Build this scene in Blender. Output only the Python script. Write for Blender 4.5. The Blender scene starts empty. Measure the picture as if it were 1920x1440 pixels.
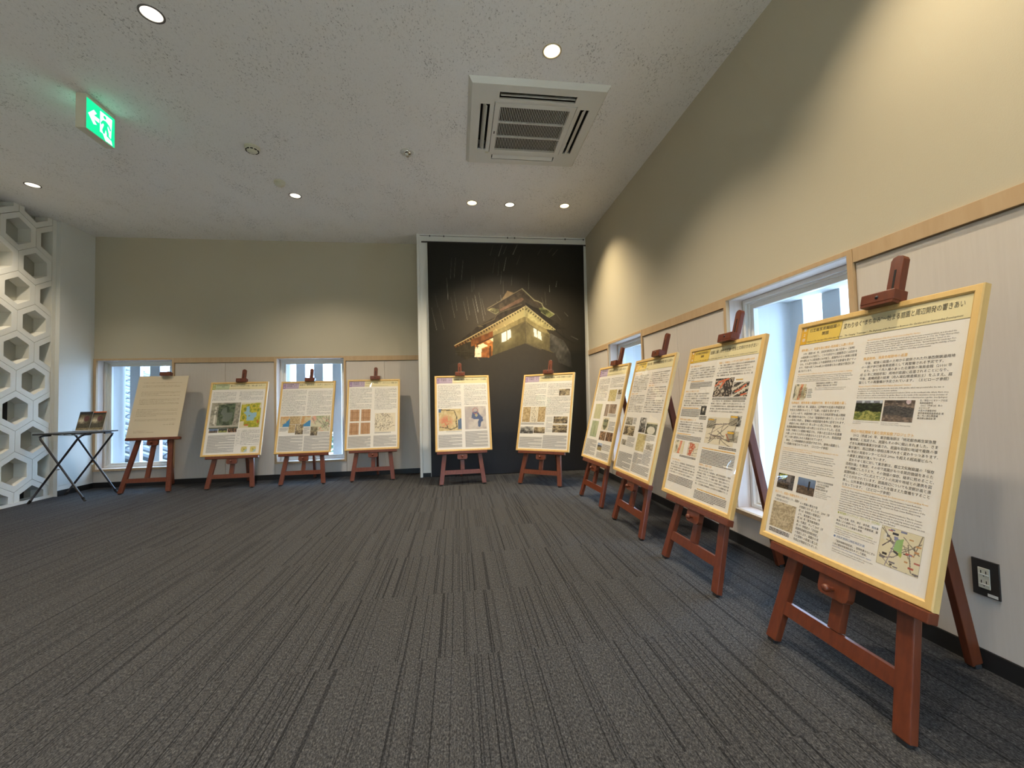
import bpy, bmesh, math, random
import numpy as np
from mathutils import Matrix, Vector

SC = bpy.context.scene
COL = SC.collection
random.seed(7)
R = math.radians

# ------------------------------------------------------------------ camera
cam_d = bpy.data.cameras.new('camera')
cam_d.sensor_fit = 'HORIZONTAL'
cam_d.sensor_width = 36.0
cam_d.lens = 14.6655
cam_d.clip_start = 0.02
cam = bpy.data.objects.new('camera', cam_d)
COL.objects.link(cam)
cam.matrix_world = Matrix((
    (0.99135535, 0.02028294, -0.12962705, 0.0),
    (-0.12874868, -0.03986561, -0.99087563, 0.0),
    (-0.02526553, 0.99899917, -0.03690958, 0.905),
    (0, 0, 0, 1)))
SC.camera = cam

# ------------------------------------------------------------------ sky, exposure
W = bpy.data.worlds.new('overcast_sky')
SC.world = W
W.use_nodes = True
bg = W.node_tree.nodes['Background']
bg.inputs[0].default_value = (0.43, 0.67, 1.0, 1)
bg.inputs[1].default_value = 16.0
SC.view_settings.view_transform = 'Standard'
SC.view_settings.look = 'None'
SC.view_settings.exposure = 0.58
SC.view_settings.gamma = 1.0
SC.view_settings.use_curve_mapping = False
SC.cycles.max_bounces = 8
SC.cycles.diffuse_bounces = 5
SC.cycles.transparent_max_bounces = 16
SC.cycles.caustics_reflective = False
SC.cycles.caustics_refractive = False
SC.cycles.sample_clamp_indirect = 4.0
SC.cycles.use_denoising = True
LAMP = 1.0          # overall level of the ceiling lamps

# ------------------------------------------------------------------ dimensions (metres)
H = 2.954
XR, XL, XH = 1.6687, -4.2162, -4.26
YF, YC, YB = 5.4648, 5.1244, -3.0
ZT, ZB, BASE = 1.503, 1.4436, 0.06
T = 0.41            # wall thickness at the windows

# ------------------------------------------------------------------ colour helpers
def lin(c):
    return tuple(((v / 255.0) / 12.92 if v / 255.0 <= 0.04045 else ((v / 255.0 + 0.055) / 1.055) ** 2.4) for v in c)

def linA(a):
    a = np.clip(np.asarray(a, float) / 255.0, 0, 1)
    return np.where(a <= 0.04045, a / 12.92, ((a + 0.055) / 1.055) ** 2.4)

# ------------------------------------------------------------------ material helpers
MATS = {}
def mat(name, col, rough=0.6, metal=0.0, spec=0.5, emit=None, estr=0.0):
    m = bpy.data.materials.new(name)
    m.use_nodes = True
    b = m.node_tree.nodes['Principled BSDF']
    b.inputs['Base Color'].default_value = (*col, 1)
    b.inputs['Roughness'].default_value = rough
    b.inputs['Metallic'].default_value = metal
    b.inputs['Specular IOR Level'].default_value = spec
    if emit:
        b.inputs['Emission Color'].default_value = (*emit, 1)
        b.inputs['Emission Strength'].default_value = estr
    MATS[name] = m
    return m

def N(m, typ, **kw):
    n = m.node_tree.nodes.new(typ)
    for k, v in kw.items():
        setattr(n, k, v)
    return n

def L(m, a, b):
    m.node_tree.links.new(a, b)

def ramp(m, fac, stops):
    r = N(m, 'ShaderNodeValToRGB')
    el = r.color_ramp.elements
    while len(el) < len(stops):
        el.new(0.5)
    for e, (p, c) in zip(el, stops):
        e.position = p
        e.color = (*c, 1)
    L(m, fac, r.inputs[0])
    return r.outputs[0]

def bump(m, height, strength, dist=0.01):
    b = N(m, 'ShaderNodeBump')
    b.inputs['Strength'].default_value = strength
    b.inputs['Distance'].default_value = dist
    L(m, height, b.inputs['Height'])
    L(m, b.outputs[0], m.node_tree.nodes['Principled BSDF'].inputs['Normal'])

def coords(m, scale=(1, 1, 1), src='Object'):
    tc = N(m, 'ShaderNodeTexCoord')
    mp = N(m, 'ShaderNodeMapping')
    mp.inputs['Scale'].default_value = scale
    L(m, tc.outputs[src], mp.inputs[0])
    return mp.outputs[0]

def noise(m, vec, scale, detail=3, rough=0.5):
    n = N(m, 'ShaderNodeTexNoise')
    n.inputs['Scale'].default_value = scale
    n.inputs['Detail'].default_value = detail
    n.inputs['Roughness'].default_value = rough
    L(m, vec, n.inputs['Vector'])
    return n.outputs['Fac']

def grain(name, c0, c1, rough, scale=(40, 40, 3), bstr=0.05):
    m = mat(name, c0, rough)
    v = coords(m, scale)
    f = noise(m, v, 1.0, 4, 0.6)
    c = ramp(m, f, [(0.3, c0), (0.7, c1)])
    L(m, c, m.node_tree.nodes['Principled BSDF'].inputs['Base Color'])
    bump(m, f, bstr, 0.002)
    return m

# wall cloth, ceiling board, wainscot, carpet
def wall_cloth():
    m = mat('wall_cloth', (0.50, 0.45, 0.34), 0.85, spec=0.2)
    v = coords(m)
    f = noise(m, v, 220, 3, 0.7)
    g = noise(m, v, 1.3, 2)
    c = ramp(m, g, [(0.2, (0.485, 0.435, 0.325)), (0.8, (0.515, 0.465, 0.35))])
    L(m, c, m.node_tree.nodes['Principled BSDF'].inputs['Base Color'])
    bump(m, f, 0.25, 0.003)
wall_cloth()

def ceiling_board():
    m = mat('ceiling_board', (0.55, 0.54, 0.52), 0.95, spec=0.1)
    v = coords(m, (1.0, 0.55, 1))
    f = noise(m, v, 120, 3, 0.8)
    d = noise(m, v, 5, 2)
    ma = N(m, 'ShaderNodeMath', operation='MULTIPLY_ADD')
    L(m, d, ma.inputs[0]); ma.inputs[1].default_value = 0.22; L(m, f, ma.inputs[2])
    c = ramp(m, ma.outputs[0], [(0.43, (0.30, 0.29, 0.28)), (0.505, (0.84, 0.83, 0.815)), (0.8, (0.88, 0.87, 0.855))])
    L(m, c, m.node_tree.nodes['Principled BSDF'].inputs['Base Color'])
    bump(m, f, 0.5, 0.004)
ceiling_board()

def wainscot():
    m = mat('wainscot_paper', (0.62, 0.57, 0.50), 0.7, spec=0.25)
    v = coords(m, (90, 90, 5))
    f = noise(m, v, 1.0, 4, 0.65)
    c = ramp(m, f, [(0.3, (0.55, 0.495, 0.43)), (0.7, (0.58, 0.525, 0.46))])
    L(m, c, m.node_tree.nodes['Principled BSDF'].inputs['Base Color'])
    bump(m, f, 0.08, 0.002)
wainscot()

def carpet():
    m = mat('carpet_pile', (0.06, 0.06, 0.06), 0.95, spec=0.15)
    tc = N(m, 'ShaderNodeTexCoord')
    oi = N(m, 'ShaderNodeObjectInfo')
    sep = N(m, 'ShaderNodeSeparateXYZ')
    L(m, tc.outputs['Object'], sep.inputs[0])
    def lines(freq, seed):
        a = N(m, 'ShaderNodeMath', operation='MULTIPLY_ADD')
        L(m, sep.outputs['X'], a.inputs[0]); a.inputs[1].default_value = freq
        r = N(m, 'ShaderNodeMath', operation='MULTIPLY')
        L(m, oi.outputs['Random'], r.inputs[0]); r.inputs[1].default_value = 977.0 + seed
        L(m, r.outputs[0], a.inputs[2])
        fl = N(m, 'ShaderNodeMath', operation='FLOOR')
        L(m, a.outputs[0], fl.inputs[0])
        w = N(m, 'ShaderNodeTexWhiteNoise', noise_dimensions='1D')
        L(m, fl.outputs[0], w.inputs['W'])
        return w.outputs['Value']
    l1 = lines(270.0, 0)
    l2 = lines(60.0, 311)
    dark = ramp(m, l1, [(0.0, (1, 1, 1)), (0.82, (1, 1, 1)), (0.825, (0.62, 0.62, 0.64)), (1.0, (0.28, 0.28, 0.30))])
    med = ramp(m, l2, [(0.0, (0.94, 0.94, 0.94)), (1.0, (1.06, 1.06, 1.06))])
    v = coords(m, (1, 0.45, 1))
    f = noise(m, v, 210, 3, 0.9)
    sp = ramp(m, f, [(0.34, (0.22, 0.22, 0.23)), (0.5, (0.85, 0.85, 0.84)), (0.68, (2.5, 2.46, 2.3))])
    def mul(a, b):
        x = N(m, 'ShaderNodeMix', data_type='RGBA', blend_type='MULTIPLY')
        x.inputs[0].default_value = 1.0
        L(m, a, x.inputs[6]); L(m, b, x.inputs[7])
        return x.outputs[2]
    base = N(m, 'ShaderNodeRGB'); base.outputs[0].default_value = (0.042, 0.042, 0.044, 1)
    c = mul(mul(mul(base.outputs[0], dark), med), sp)
    L(m, c, m.node_tree.nodes['Principled BSDF'].inputs['Base Color'])
    bump(m, f, 0.6, 0.004)
carpet()

grain('easel_wood', (0.092, 0.020, 0.007), (0.135, 0.032, 0.011), 0.36, (70, 70, 5), 0.04)
grain('frame_wood', (0.57, 0.365, 0.125), (0.63, 0.42, 0.155), 0.45, (50, 50, 6), 0.03)
grain('maple_trim', (0.45, 0.305, 0.165), (0.50, 0.35, 0.20), 0.5, (30, 30, 4), 0.03)
grain('jamb_wood', (0.66, 0.56, 0.50), (0.72, 0.62, 0.56), 0.5, (40, 40, 3), 0.03)
mat('aluminium_white', (0.80, 0.79, 0.76), 0.4)
mat('fin_white', (0.46, 0.46, 0.46), 0.7)
mat('concrete_white', (0.58, 0.58, 0.58), 0.8)
mat('base_black', (0.012, 0.012, 0.012), 0.45)
mat('panel_gap', (0.05, 0.04, 0.035), 0.8)
mat('white_paint', (0.66, 0.66, 0.62), 0.6)
mat('hex_white', (0.72, 0.70, 0.63), 0.75)
mat('hex_back', (0.40, 0.39, 0.32), 0.9)  # shade of the recess put into the darker backing colour
mat('dark_void', (0.008, 0.008, 0.008), 0.9)
mat('cream_board', (0.60, 0.50, 0.345), 0.8)
mat('sheet_white', (0.80, 0.755, 0.68), 0.6)
mat('ink', (0.055, 0.05, 0.045), 0.8)
mat('ink_grey', (0.20, 0.19, 0.18), 0.8)
mat('ink_orange', (0.78, 0.42, 0.06), 0.8)
mat('ink_green', (0.42, 0.46, 0.08), 0.8)
mat('ink_blue', (0.10, 0.20, 0.42), 0.8)
mat('ink_white', (0.85, 0.83, 0.75), 0.8)
mat('plastic_white', (0.66, 0.65, 0.60), 0.4)
mat('plastic_cream', (0.60, 0.57, 0.44), 0.45)
mat('black_metal', (0.014, 0.011, 0.014), 0.45)
mat('black_plastic', (0.025, 0.023, 0.02), 0.4)
mat('rubber', (0.01, 0.01, 0.01), 0.8)
mat('chrome', (0.75, 0.74, 0.70), 0.15, 1.0)
mat('reflector', (0.88, 0.86, 0.80), 0.3, 0.0)
mat('ring_dark', (0.16, 0.15, 0.15), 0.4, 0.6)
mat('ring_cream', (0.52, 0.44, 0.28), 0.4)
mat('lamp_neutral', (1, 1, 1), 0.5, emit=(1.0, 0.95, 0.84), estr=9.0)
mat('lamp_warm', (1, 1, 1), 0.5, emit=(1.0, 0.86, 0.60), estr=22.0)
mat('exit_green', (0.01, 0.3, 0.12), 0.4, emit=(0.0, 0.62, 0.24), estr=1.05)
mat('exit_white', (0.8, 0.9, 0.85), 0.4, emit=(0.62, 0.95, 0.88), estr=1.0)
mat('roof_tile_grey', (0.030, 0.033, 0.038), 0.55)
mat('ground_grey', (0.60, 0.57, 0.52), 0.9)
mat('terrace_stone', (0.84, 0.60, 0.39), 0.9)  # paving added out of view, coloured to warm its bounced light
mat('hedge_green', (0.05, 0.08, 0.03), 0.95)  # for the added block that stops horizon light
mat('tree_leaf', (0.025, 0.055, 0.018), 0.8)
mat('bark', (0.10, 0.07, 0.05), 0.9)

def clear(name, tint, ior, wav=0.0):
    m = bpy.data.materials.new(name)
    m.use_nodes = True
    nt = m.node_tree
    nt.nodes.remove(nt.nodes['Principled BSDF'])
    out = nt.nodes['Material Output']
    tr = nt.nodes.new('ShaderNodeBsdfTransparent'); tr.inputs[0].default_value = (*tint, 1)
    gl = nt.nodes.new('ShaderNodeBsdfGlossy'); gl.inputs['Roughness'].default_value = 0.0
    fr = nt.nodes.new('ShaderNodeFresnel')
    ge = nt.nodes.new('ShaderNodeNewGeometry')      # thin sheet: the same reflectance from both sides
    mr = nt.nodes.new('ShaderNodeMapRange')
    mr.inputs['To Min'].default_value = ior; mr.inputs['To Max'].default_value = 1.0 / ior
    nt.links.new(ge.outputs['Backfacing'], mr.inputs['Value']); nt.links.new(mr.outputs[0], fr.inputs['IOR'])
    mx = nt.nodes.new('ShaderNodeMixShader')
    nt.links.new(fr.outputs[0], mx.inputs[0]); nt.links.new(tr.outputs[0], mx.inputs[1]); nt.links.new(gl.outputs[0], mx.inputs[2])
    nt.links.new(mx.outputs[0], out.inputs[0])
    if wav:
        tc = nt.nodes.new('ShaderNodeTexCoord')
        n = nt.nodes.new('ShaderNodeTexNoise'); n.inputs['Scale'].default_value = 5.0; n.inputs['Detail'].default_value = 1.0
        nt.links.new(tc.outputs['Object'], n.inputs['Vector'])
        b = nt.nodes.new('ShaderNodeBump'); b.inputs['Strength'].default_value = wav; b.inputs['Distance'].default_value = 0.02
        nt.links.new(n.outputs['Fac'], b.inputs['Height'])
        nt.links.new(b.outputs[0], gl.inputs['Normal']); nt.links.new(b.outputs[0], fr.inputs['Normal'])
    MATS[name] = m
clear('window_glass', (0.97, 0.98, 0.98), 1.45)
clear('acrylic', (0.98, 0.98, 0.98), 1.49, 0.16)

def vcol_mat(name, rough, spec=0.3):
    m = mat(name, (1, 1, 1), rough, spec=spec)
    a = N(m, 'ShaderNodeVertexColor', layer_name='print')
    L(m, a.outputs[0], m.node_tree.nodes['Principled BSDF'].inputs['Base Color'])
vcol_mat('printed_paper', 0.6)
vcol_mat('banner_print', 0.55, 0.25)

# ------------------------------------------------------------------ mesh helpers
def link(name, me, parent=None, material=None):
    o = bpy.data.objects.new(name, me)
    COL.objects.link(o)
    if material is not None and me is not None and not me.materials:
        me.materials.append(MATS[material])
    if parent is not None:
        o.parent = parent
    return o

def tomesh(bm, name):
    me = bpy.data.meshes.new(name)
    bm.to_mesh(me)
    bm.free()
    return me

def B(bm, x0, x1, y0, y1, z0, z1):
    if x0 > x1: x0, x1 = x1, x0
    if y0 > y1: y0, y1 = y1, y0
    if z0 > z1: z0, z1 = z1, z0
    v = [bm.verts.new(p) for p in ((x0, y0, z0), (x1, y0, z0), (x1, y1, z0), (x0, y1, z0), (x0, y0, z1), (x1, y0, z1), (x1, y1, z1), (x0, y1, z1))]
    for f in ((0, 3, 2, 1), (4, 5, 6, 7), (0, 1, 5, 4), (1, 2, 6, 5), (2, 3, 7, 6), (3, 0, 4, 7)):
        bm.faces.new([v[i] for i in f])
    return v

def box(name, material, parent, *ext, bevel=0.0):
    """one mesh object made of one or more boxes, each (x0,x1,y0,y1,z0,z1)"""
    bm = bmesh.new()
    for e in ext:
        B(bm, *e)
    if bevel:
        bmesh.ops.bevel(bm, geom=bm.edges[:], offset=bevel, segments=2, affect='EDGES', profile=0.6)
    return link(name, tomesh(bm, name), parent, material)

def bar(bm, p, q, w, d, up=(0, 0, 1)):
    """rectangular bar from p to q, width w across, depth d"""
    p, q = Vector(p), Vector(q)
    a = (q - p).normalized()
    s = a.cross(Vector(up))
    s = s.normalized() if s.length > 1e-5 else Vector((1, 0, 0))
    t = s.cross(a).normalized()
    vs = []
    for c in (p, q):
        for i, j in ((-1, -1), (1, -1), (1, 1), (-1, 1)):
            vs.append(bm.verts.new(c + s * (w / 2 * i) + t * (d / 2 * j)))
    for f in ((3, 2, 1, 0), (4, 5, 6, 7), (0, 1, 5, 4), (1, 2, 6, 5), (2, 3, 7, 6), (3, 0, 4, 7)):
        bm.faces.new([vs[i] for i in f])

def tube(bm, pts, r, seg=10):
    pts = [Vector(p) for p in pts]
    rings = []
    for i, p in enumerate(pts):
        a = (pts[min(i + 1, len(pts) - 1)] - pts[max(i - 1, 0)]).normalized()
        s = a.cross(Vector((0, 0, 1)))
        s = s.normalized() if s.length > 1e-4 else Vector((1, 0, 0))
        t = s.cross(a)
        rings.append([bm.verts.new(p + (s * math.cos(k * 2 * math.pi / seg) + t * math.sin(k * 2 * math.pi / seg)) * r) for k in range(seg)])
    for a, b in zip(rings, rings[1:]):
        for k in range(seg):
            f = bm.faces.new((a[k], a[(k + 1) % seg], b[(k + 1) % seg], b[k]))
            f.smooth = True
    bm.faces.new(rings[0]); bm.faces.new(rings[-1][::-1])

def lathe(bm, prof, seg=24, axis='Z', close=True):
    """prof: list of (radius, height)"""
    rings = []
    for r, h in prof:
        if r < 1e-6:
            rings.append([bm.verts.new((0, 0, h))])
        else:
            rings.append([bm.verts.new((r * math.cos(k * 2 * math.pi / seg), r * math.sin(k * 2 * math.pi / seg), h)) for k in range(seg)])
    for a, b in zip(rings, rings[1:]):
        for k in range(seg):
            k2 = (k + 1) % seg
            if len(a) == 1 and len(b) == 1: continue
            if len(a) == 1: f = bm.faces.new((a[0], b[k2], b[k]))
            elif len(b) == 1: f = bm.faces.new((a[k], a[k2], b[0]))
            else: f = bm.faces.new((a[k], a[k2], b[k2], b[k]))
            f.smooth = True
    bmesh.ops.recalc_face_normals(bm, faces=bm.faces[:])

def prism(bm, pts, h0, h1, fn=lambda a, b, h: (a, b, h)):
    """extrude polygon pts from h0 to h1; fn places (a,b,h) in space"""
    lo = [bm.verts.new(fn(a, b, h0)) for a, b in pts]
    hi = [bm.verts.new(fn(a, b, h1)) for a, b in pts]
    n = len(pts)
    bm.faces.new(lo[::-1]); bm.faces.new(hi)
    for i in range(n):
        j = (i + 1) % n
        bm.faces.new((lo[i], lo[j], hi[j], hi[i]))
    bmesh.ops.recalc_face_normals(bm, faces=bm.faces[:])

def empty(name, loc=(0, 0, 0), rz=0.0, label=None, cat=None, group=None, kind=None):
    o = bpy.data.objects.new(name, None)
    COL.objects.link(o)
    o.empty_display_size = 0.1
    o.location = loc
    o.rotation_euler = (0, 0, rz)
    return tag(o, label, cat, group, kind)

def tag(o, label=None, cat=None, group=None, kind=None):
    for k, v in (('label', label), ('category', cat), ('group', group), ('kind', kind)):
        if v: o[k] = v
    return o

def struct(o):
    o['kind'] = 'structure'
    return o

# ================================================================== ROOM SHELL
# floor slab with its carpet tiles
floor = struct(box('floor', 'panel_gap', None, (XH - 0.3, XR + 0.02, YB, YF + 0.02, -0.15, -0.006)))
tile_cache = {}
def tile_mesh(w, d):
    key = (round(w, 3), round(d, 3))
    if key not in tile_cache:
        bm = bmesh.new()
        B(bm, -w / 2 + 0.00015, w / 2 - 0.00015, -d / 2 + 0.00015, d / 2 - 0.00015, -0.006, 0.0)
        me = tomesh(bm, 'carpet_tile'); me.materials.append(MATS['carpet_pile'])
        tile_cache[key] = me
    return tile_cache[key]
xs = [XH] + [0.14 + 0.5 * k for k in range(-8, 4)] + [XR]
ys = [YB] + [0.03 + 0.5 * k for k in range(-6, 11)] + [YF]
for a, b in zip(xs, xs[1:]):
    for c, d in zip(ys, ys[1:]):
        if b - a < 0.02 or d - c < 0.02: continue
        t = link('carpet_tile', tile_mesh(b - a, d - c), floor)
        t.location = ((a + b) / 2, (c + d) / 2, 0)

# windows: (name, axis, inner0, inner1)
ZS, ZH = 0.213, 1.481
WIN = [('x', -4.185, -3.378), ('x', -2.207, -1.413), ('y', 1.560, 2.371), ('y', 3.585, 4.409)]

def wall_with_windows(name, axis, a0, a1, face, outward, wins, material_up):
    """upper wall flush with 'face', lower wall 12 mm behind it (wainscot boards lie on it)"""
    bm = bmesh.new()
    def add(u0, u1, z0, z1, f):
        if u1 - u0 < 1e-4: return
        g0, g1 = f, face + outward * T
        if axis == 'x': B(bm, u0, u1, g0, g1, z0, z1)
        else: B(bm, g0, g1, u0, u1, z0, z1)
    add(a0, a1, ZT - 0.004, H + 0.1, face)
    cuts = sorted(wins)
    low = face + outward * 0.012
    u = a0
    for w0, w1 in cuts:
        add(u, w0 - 0.012, -0.1, ZT - 0.004, low)
        add(w0 - 0.012, w1 + 0.012, -0.1, ZS - 0.012, low)
        add(w0 - 0.012, w1 + 0.012, ZH + 0.012, ZT - 0.004, low)
        u = w1 + 0.012
    add(u, a1, -0.1, ZT - 0.004, low)
    return struct(link(name, tomesh(bm, name), None, material_up))

wall_far = wall_with_windows('wall_far', 'x', XH - 0.25, XR + T, YF, 1, [(w[1], w[2]) for w in WIN if w[0] == 'x'], 'wall_cloth')
wall_right = wall_with_windows('wall_right', 'y', YB, YF, XR, 1, [(w[1], w[2]) for w in WIN if w[0] == 'y'], 'wall_cloth')
RW = (-1.3, 1.60, 0.10, 1.85)      # wide low opening behind the camera, added to brighten the ceiling
struct(box('wall_rear', 'wall_cloth', None, (XH - 0.25, RW[0], YB - 0.2, YB, -0.1, H + 0.1), (RW[1], XR + T, YB - 0.2, YB, -0.1, H + 0.1),
           (RW[0], RW[1], YB - 0.2, YB, -0.1, RW[2]), (RW[0], RW[1], YB - 0.2, YB, RW[3], H + 0.1)))
wr = struct(empty('window_5'))  # unseen glazing added for its daylight
for q in range(5):
    xq = RW[0] + (RW[1] - RW[0]) * q / 4
    box('window_frame', 'aluminium_white', wr, (xq - 0.03, xq + 0.03, YB - 0.14, YB - 0.07, RW[2], RW[3]))
for zq in (RW[2] + 0.03, RW[3] - 0.03):
    box('window_frame', 'aluminium_white', wr, (RW[0], RW[1], YB - 0.14, YB - 0.07, zq - 0.03, zq + 0.03))
bm = bmesh.new()
bm.faces.new([bm.verts.new(p) for p in ((RW[0], YB - 0.10, RW[2]), (RW[1], YB - 0.10, RW[2]), (RW[1], YB - 0.10, RW[3]), (RW[0], YB - 0.10, RW[3]))])
link('pane', tomesh(bm, 'pane'), wr, 'window_glass')
struct(box('terrace', 'terrace_stone', None, (-9, 6, YB - 6.2, YB - 0.21, -0.3, -0.05)))  # paving added out of view, bounces skylight up to the ceiling
tag(box('hedge', 'hedge_green', None, (-9, 6, YB - 7.0, YB - 6.21, -0.3, 2.0)), 'dark clipped hedge beyond the rear window', 'hedge')  # added out of view so little horizon light reaches the far wall
wall_left = struct(box('wall_left', 'white_paint', None, (XH - 0.25, XH, YB, 2.29, -0.1, H + 0.1), (XH - 0.25, XH - 0.125, 2.29, 5.03, -0.1, H + 0.1)))
struct(box('wall_corner', 'white_paint', None, (XH - 0.25, XL, 5.031, YF, 0.108, H + 0.05), (XH - 0.25, XL, 5.031, YF, -0.1, 0.105), (XH - 0.25, XL - 0.003, 5.031, YF, 0.105, 0.108)))
wall_center = struct(box('wall_center', 'white_paint', None, (-0.43, XR, YC, YF, 0.05, H + 0.05), (-0.43, XR, YC + 0.03, YF, -0.1, 0.05), bevel=0))
struct(box('trim_1', 'white_paint', None, (-0.46, -0.4305, YC - 0.012, YF, 0.0, H), bevel=0.003))
struct(box('baseboard_center', 'base_black', None, (-0.43, XR, YC + 0.015, YC + 0.03, 0.0, 0.05)))

# wainscot boards, each a piece of its wall
def panel(wall, axis, u0, u1, z0, z1):
    g = 0.0015
    if axis == 'x': box('wall_panel', 'wainscot_paper', wall, (u0 + g, u1 - g, YF + 0.001, YF + 0.012, z0, z1), bevel=0.0008)
    else: box('wall_panel', 'wainscot_paper', wall, (XR + 0.001, XR + 0.012, u0 + g, u1 - g, z0, z1), bevel=0.0008)
P0, P1 = BASE + 0.001, ZB - 0.004
for u0, u1 in ((-3.353, -2.793), (-2.793, -2.233), (-1.388, -0.918), (-0.918, -0.462)):
    panel(wall_far, 'x', u0, u1, P0, P1)
for u0, u1 in ((XL, -3.353), (-2.233, -1.388)):
    panel(wall_far, 'x', u0, u1, P0, ZS - 0.027)
for u0, u1 in ((-2.99, -2.09), (-2.09, -1.19), (-1.19, -0.29), (-0.29, 0.62), (0.62, 1.533), (2.397, 2.976), (2.976, 3.557), (4.435, YC)):
    panel(wall_right, 'y', u0, u1, P0, P1)
for u0, u1 in ((1.533, 2.397), (3.557, 4.435)):
    panel(wall_right, 'y', u0, u1, P0, ZS - 0.027)

# rails over the wainscot
k = 2
for u0, u1 in ((-3.353, -2.233), (-1.388, -0.462)):
    struct(box('trim_%d' % k, 'maple_trim', None, (u0, u1, YF - 0.010, YF + 0.011, ZB, ZT), bevel=0.001)); k += 1
for u0, u1 in ((-2.99, 1.533), (2.397, 3.557), (4.435, YC - 0.001)):
    struct(box('trim_%d' % k, 'maple_trim', None, (XR - 0.010, XR + 0.011, u0, u1, ZB, ZT), bevel=0.001)); k += 1
# black base strips
struct(box('baseboard_far', 'base_black', None, (XL, -0.461, YF - 0.004, YF + 0.011, 0.0, BASE)))
struct(box('baseboard_right', 'base_black', None, (XR - 0.004, XR + 0.011, YB, YC, 0.0, BASE)))
struct(box('baseboard_corner', 'base_black', None, (XL, XL + 0.004, 5.032, YF - 0.005, 0.0, BASE)))
struct(box('baseboard_left', 'hex_white', None, (XH, XH + 0.006, 2.29, 5.03, 0.0, 0.03)))

# windows
for n, (axis, a, b) in enumerate(WIN, 1):
    w = struct(empty('window_%d' % n))
    cw = 0.025
    def bx(nm, mt, u0, u1, g0, g1, z0, z1, bevel=0.0, par=w):
        """u along the wall, g = depth outward from the wall face"""
        if axis == 'x': return box(nm, mt, par, (u0, u1, YF + g0, YF + g1, z0, z1), bevel=bevel)
        return box(nm, mt, par, (XR + g0, XR + g1, u0, u1, z0, z1), bevel=bevel)
    lo = a - cw if n != 1 else XL + 0.002
    for nm, u0, u1, z0, z1 in (('casing', lo, a, ZS - cw, ZT), ('casing', b, b + cw, ZS - cw, ZT), ('casing', a, b, ZH, ZT), ('casing', a, b, ZS - cw, ZS)):
        bx(nm, 'maple_trim', u0, u1, -0.012, 0.012, z0, z1, 0.001)
    for nm, u0, u1, z0, z1 in (('jamb', a - 0.011, a, ZS, ZH), ('jamb', b, b + 0.011, ZS, ZH), ('head_board', a, b, ZH, ZH + 0.011), ('sill_board', a, b, ZS - 0.011, ZS)):
        bx(nm, 'jamb_wood', u0, u1, 0.013, 0.098, z0, z1)
    for g0, g1, f0, f1 in ((0.10, 0.118, 0.0, 0.022), (0.118, 0.160, 0.0, 0.034)):
        for u0, u1, z0, z1 in ((a + f0, a + f1, ZS, ZH), (b - f1, b - f0, ZS, ZH), (a + f1, b - f1, ZH - f1, ZH), (a + f1, b - f1, ZS, ZS + f1)):
            bx('window_frame', 'aluminium_white', u0, u1, g0, g1, z0, z1, 0.001)
    f = 0.034; s = 0.026
    for u0, u1, z0, z1 in ((a + f, a + f + s, ZS + f, ZH - f), (b - f - s, b - f, ZS + f, ZH - f), (a + f + s, b - f - s, ZH - f - s, ZH - f), (a + f + s, b - f - s, ZS + f, ZS + f + s * 0.6)):
        bx('sash', 'aluminium_white', u0, u1, 0.128, 0.158, z0, z1, 0.001)
    bm = bmesh.new()
    pts = ((a + f + s * 0.8, ZS + f), (b - f - s * 0.8, ZS + f), (b - f - s * 0.8, ZH - f - s * 0.8), (a + f + s * 0.8, ZH - f - s * 0.8))
    bm.faces.new([bm.verts.new((u, YF + 0.144, z) if axis == 'x' else (XR + 0.144, u, z)) for u, z in pts])
    link('pane', tomesh(bm, 'pane'), w, 'window_glass')
    for u0, u1, z0, z1 in ((a - 0.010, a + 0.012, ZS, ZH), (b - 0.012, b + 0.010, ZS, ZH), (a + 0.012, b - 0.012, ZH - 0.012, ZH + 0.010), (a + 0.012, b - 0.012, ZS - 0.010, ZS + 0.005)):
        bx('outer_reveal', 'concrete_white', u0, u1, 0.162, T, z0, z1)

# white vertical fins outside the windows
FINS = [(-4.07, -3.84, -3.61, -3.38), (-2.075, -1.848, -1.613, -1.385), (2.318, 2.07, 1.83, 1.59), (4.30, 4.06, 3.82, 3.60)]
fin_n = 0
words = ('first', 'second', 'third', 'fourth')
where = ('left corner window', 'second far window', 'tall window near the camera', 'window near the banner')
for n, (row, (axis, a, b)) in enumerate(zip(FINS, WIN)):
    for i, u in enumerate(row):
        if axis == 'x': o = box('louvre_fin', 'fin_white', None, (u - 0.058, u + 0.058, YF + T + 0.005, YF + T + 0.062, -0.6, 2.2), bevel=0.004)
        else: o = box('louvre_fin', 'fin_white', None, (XR + T + 0.005, XR + T + 0.062, u - 0.058, u + 0.058, -0.6, 2.2), bevel=0.004)
        tag(o, 'white louvre fin outside the %s, %s from its left' % (where[n], words[i]), 'louvre', 'white fins outside the windows')

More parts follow.
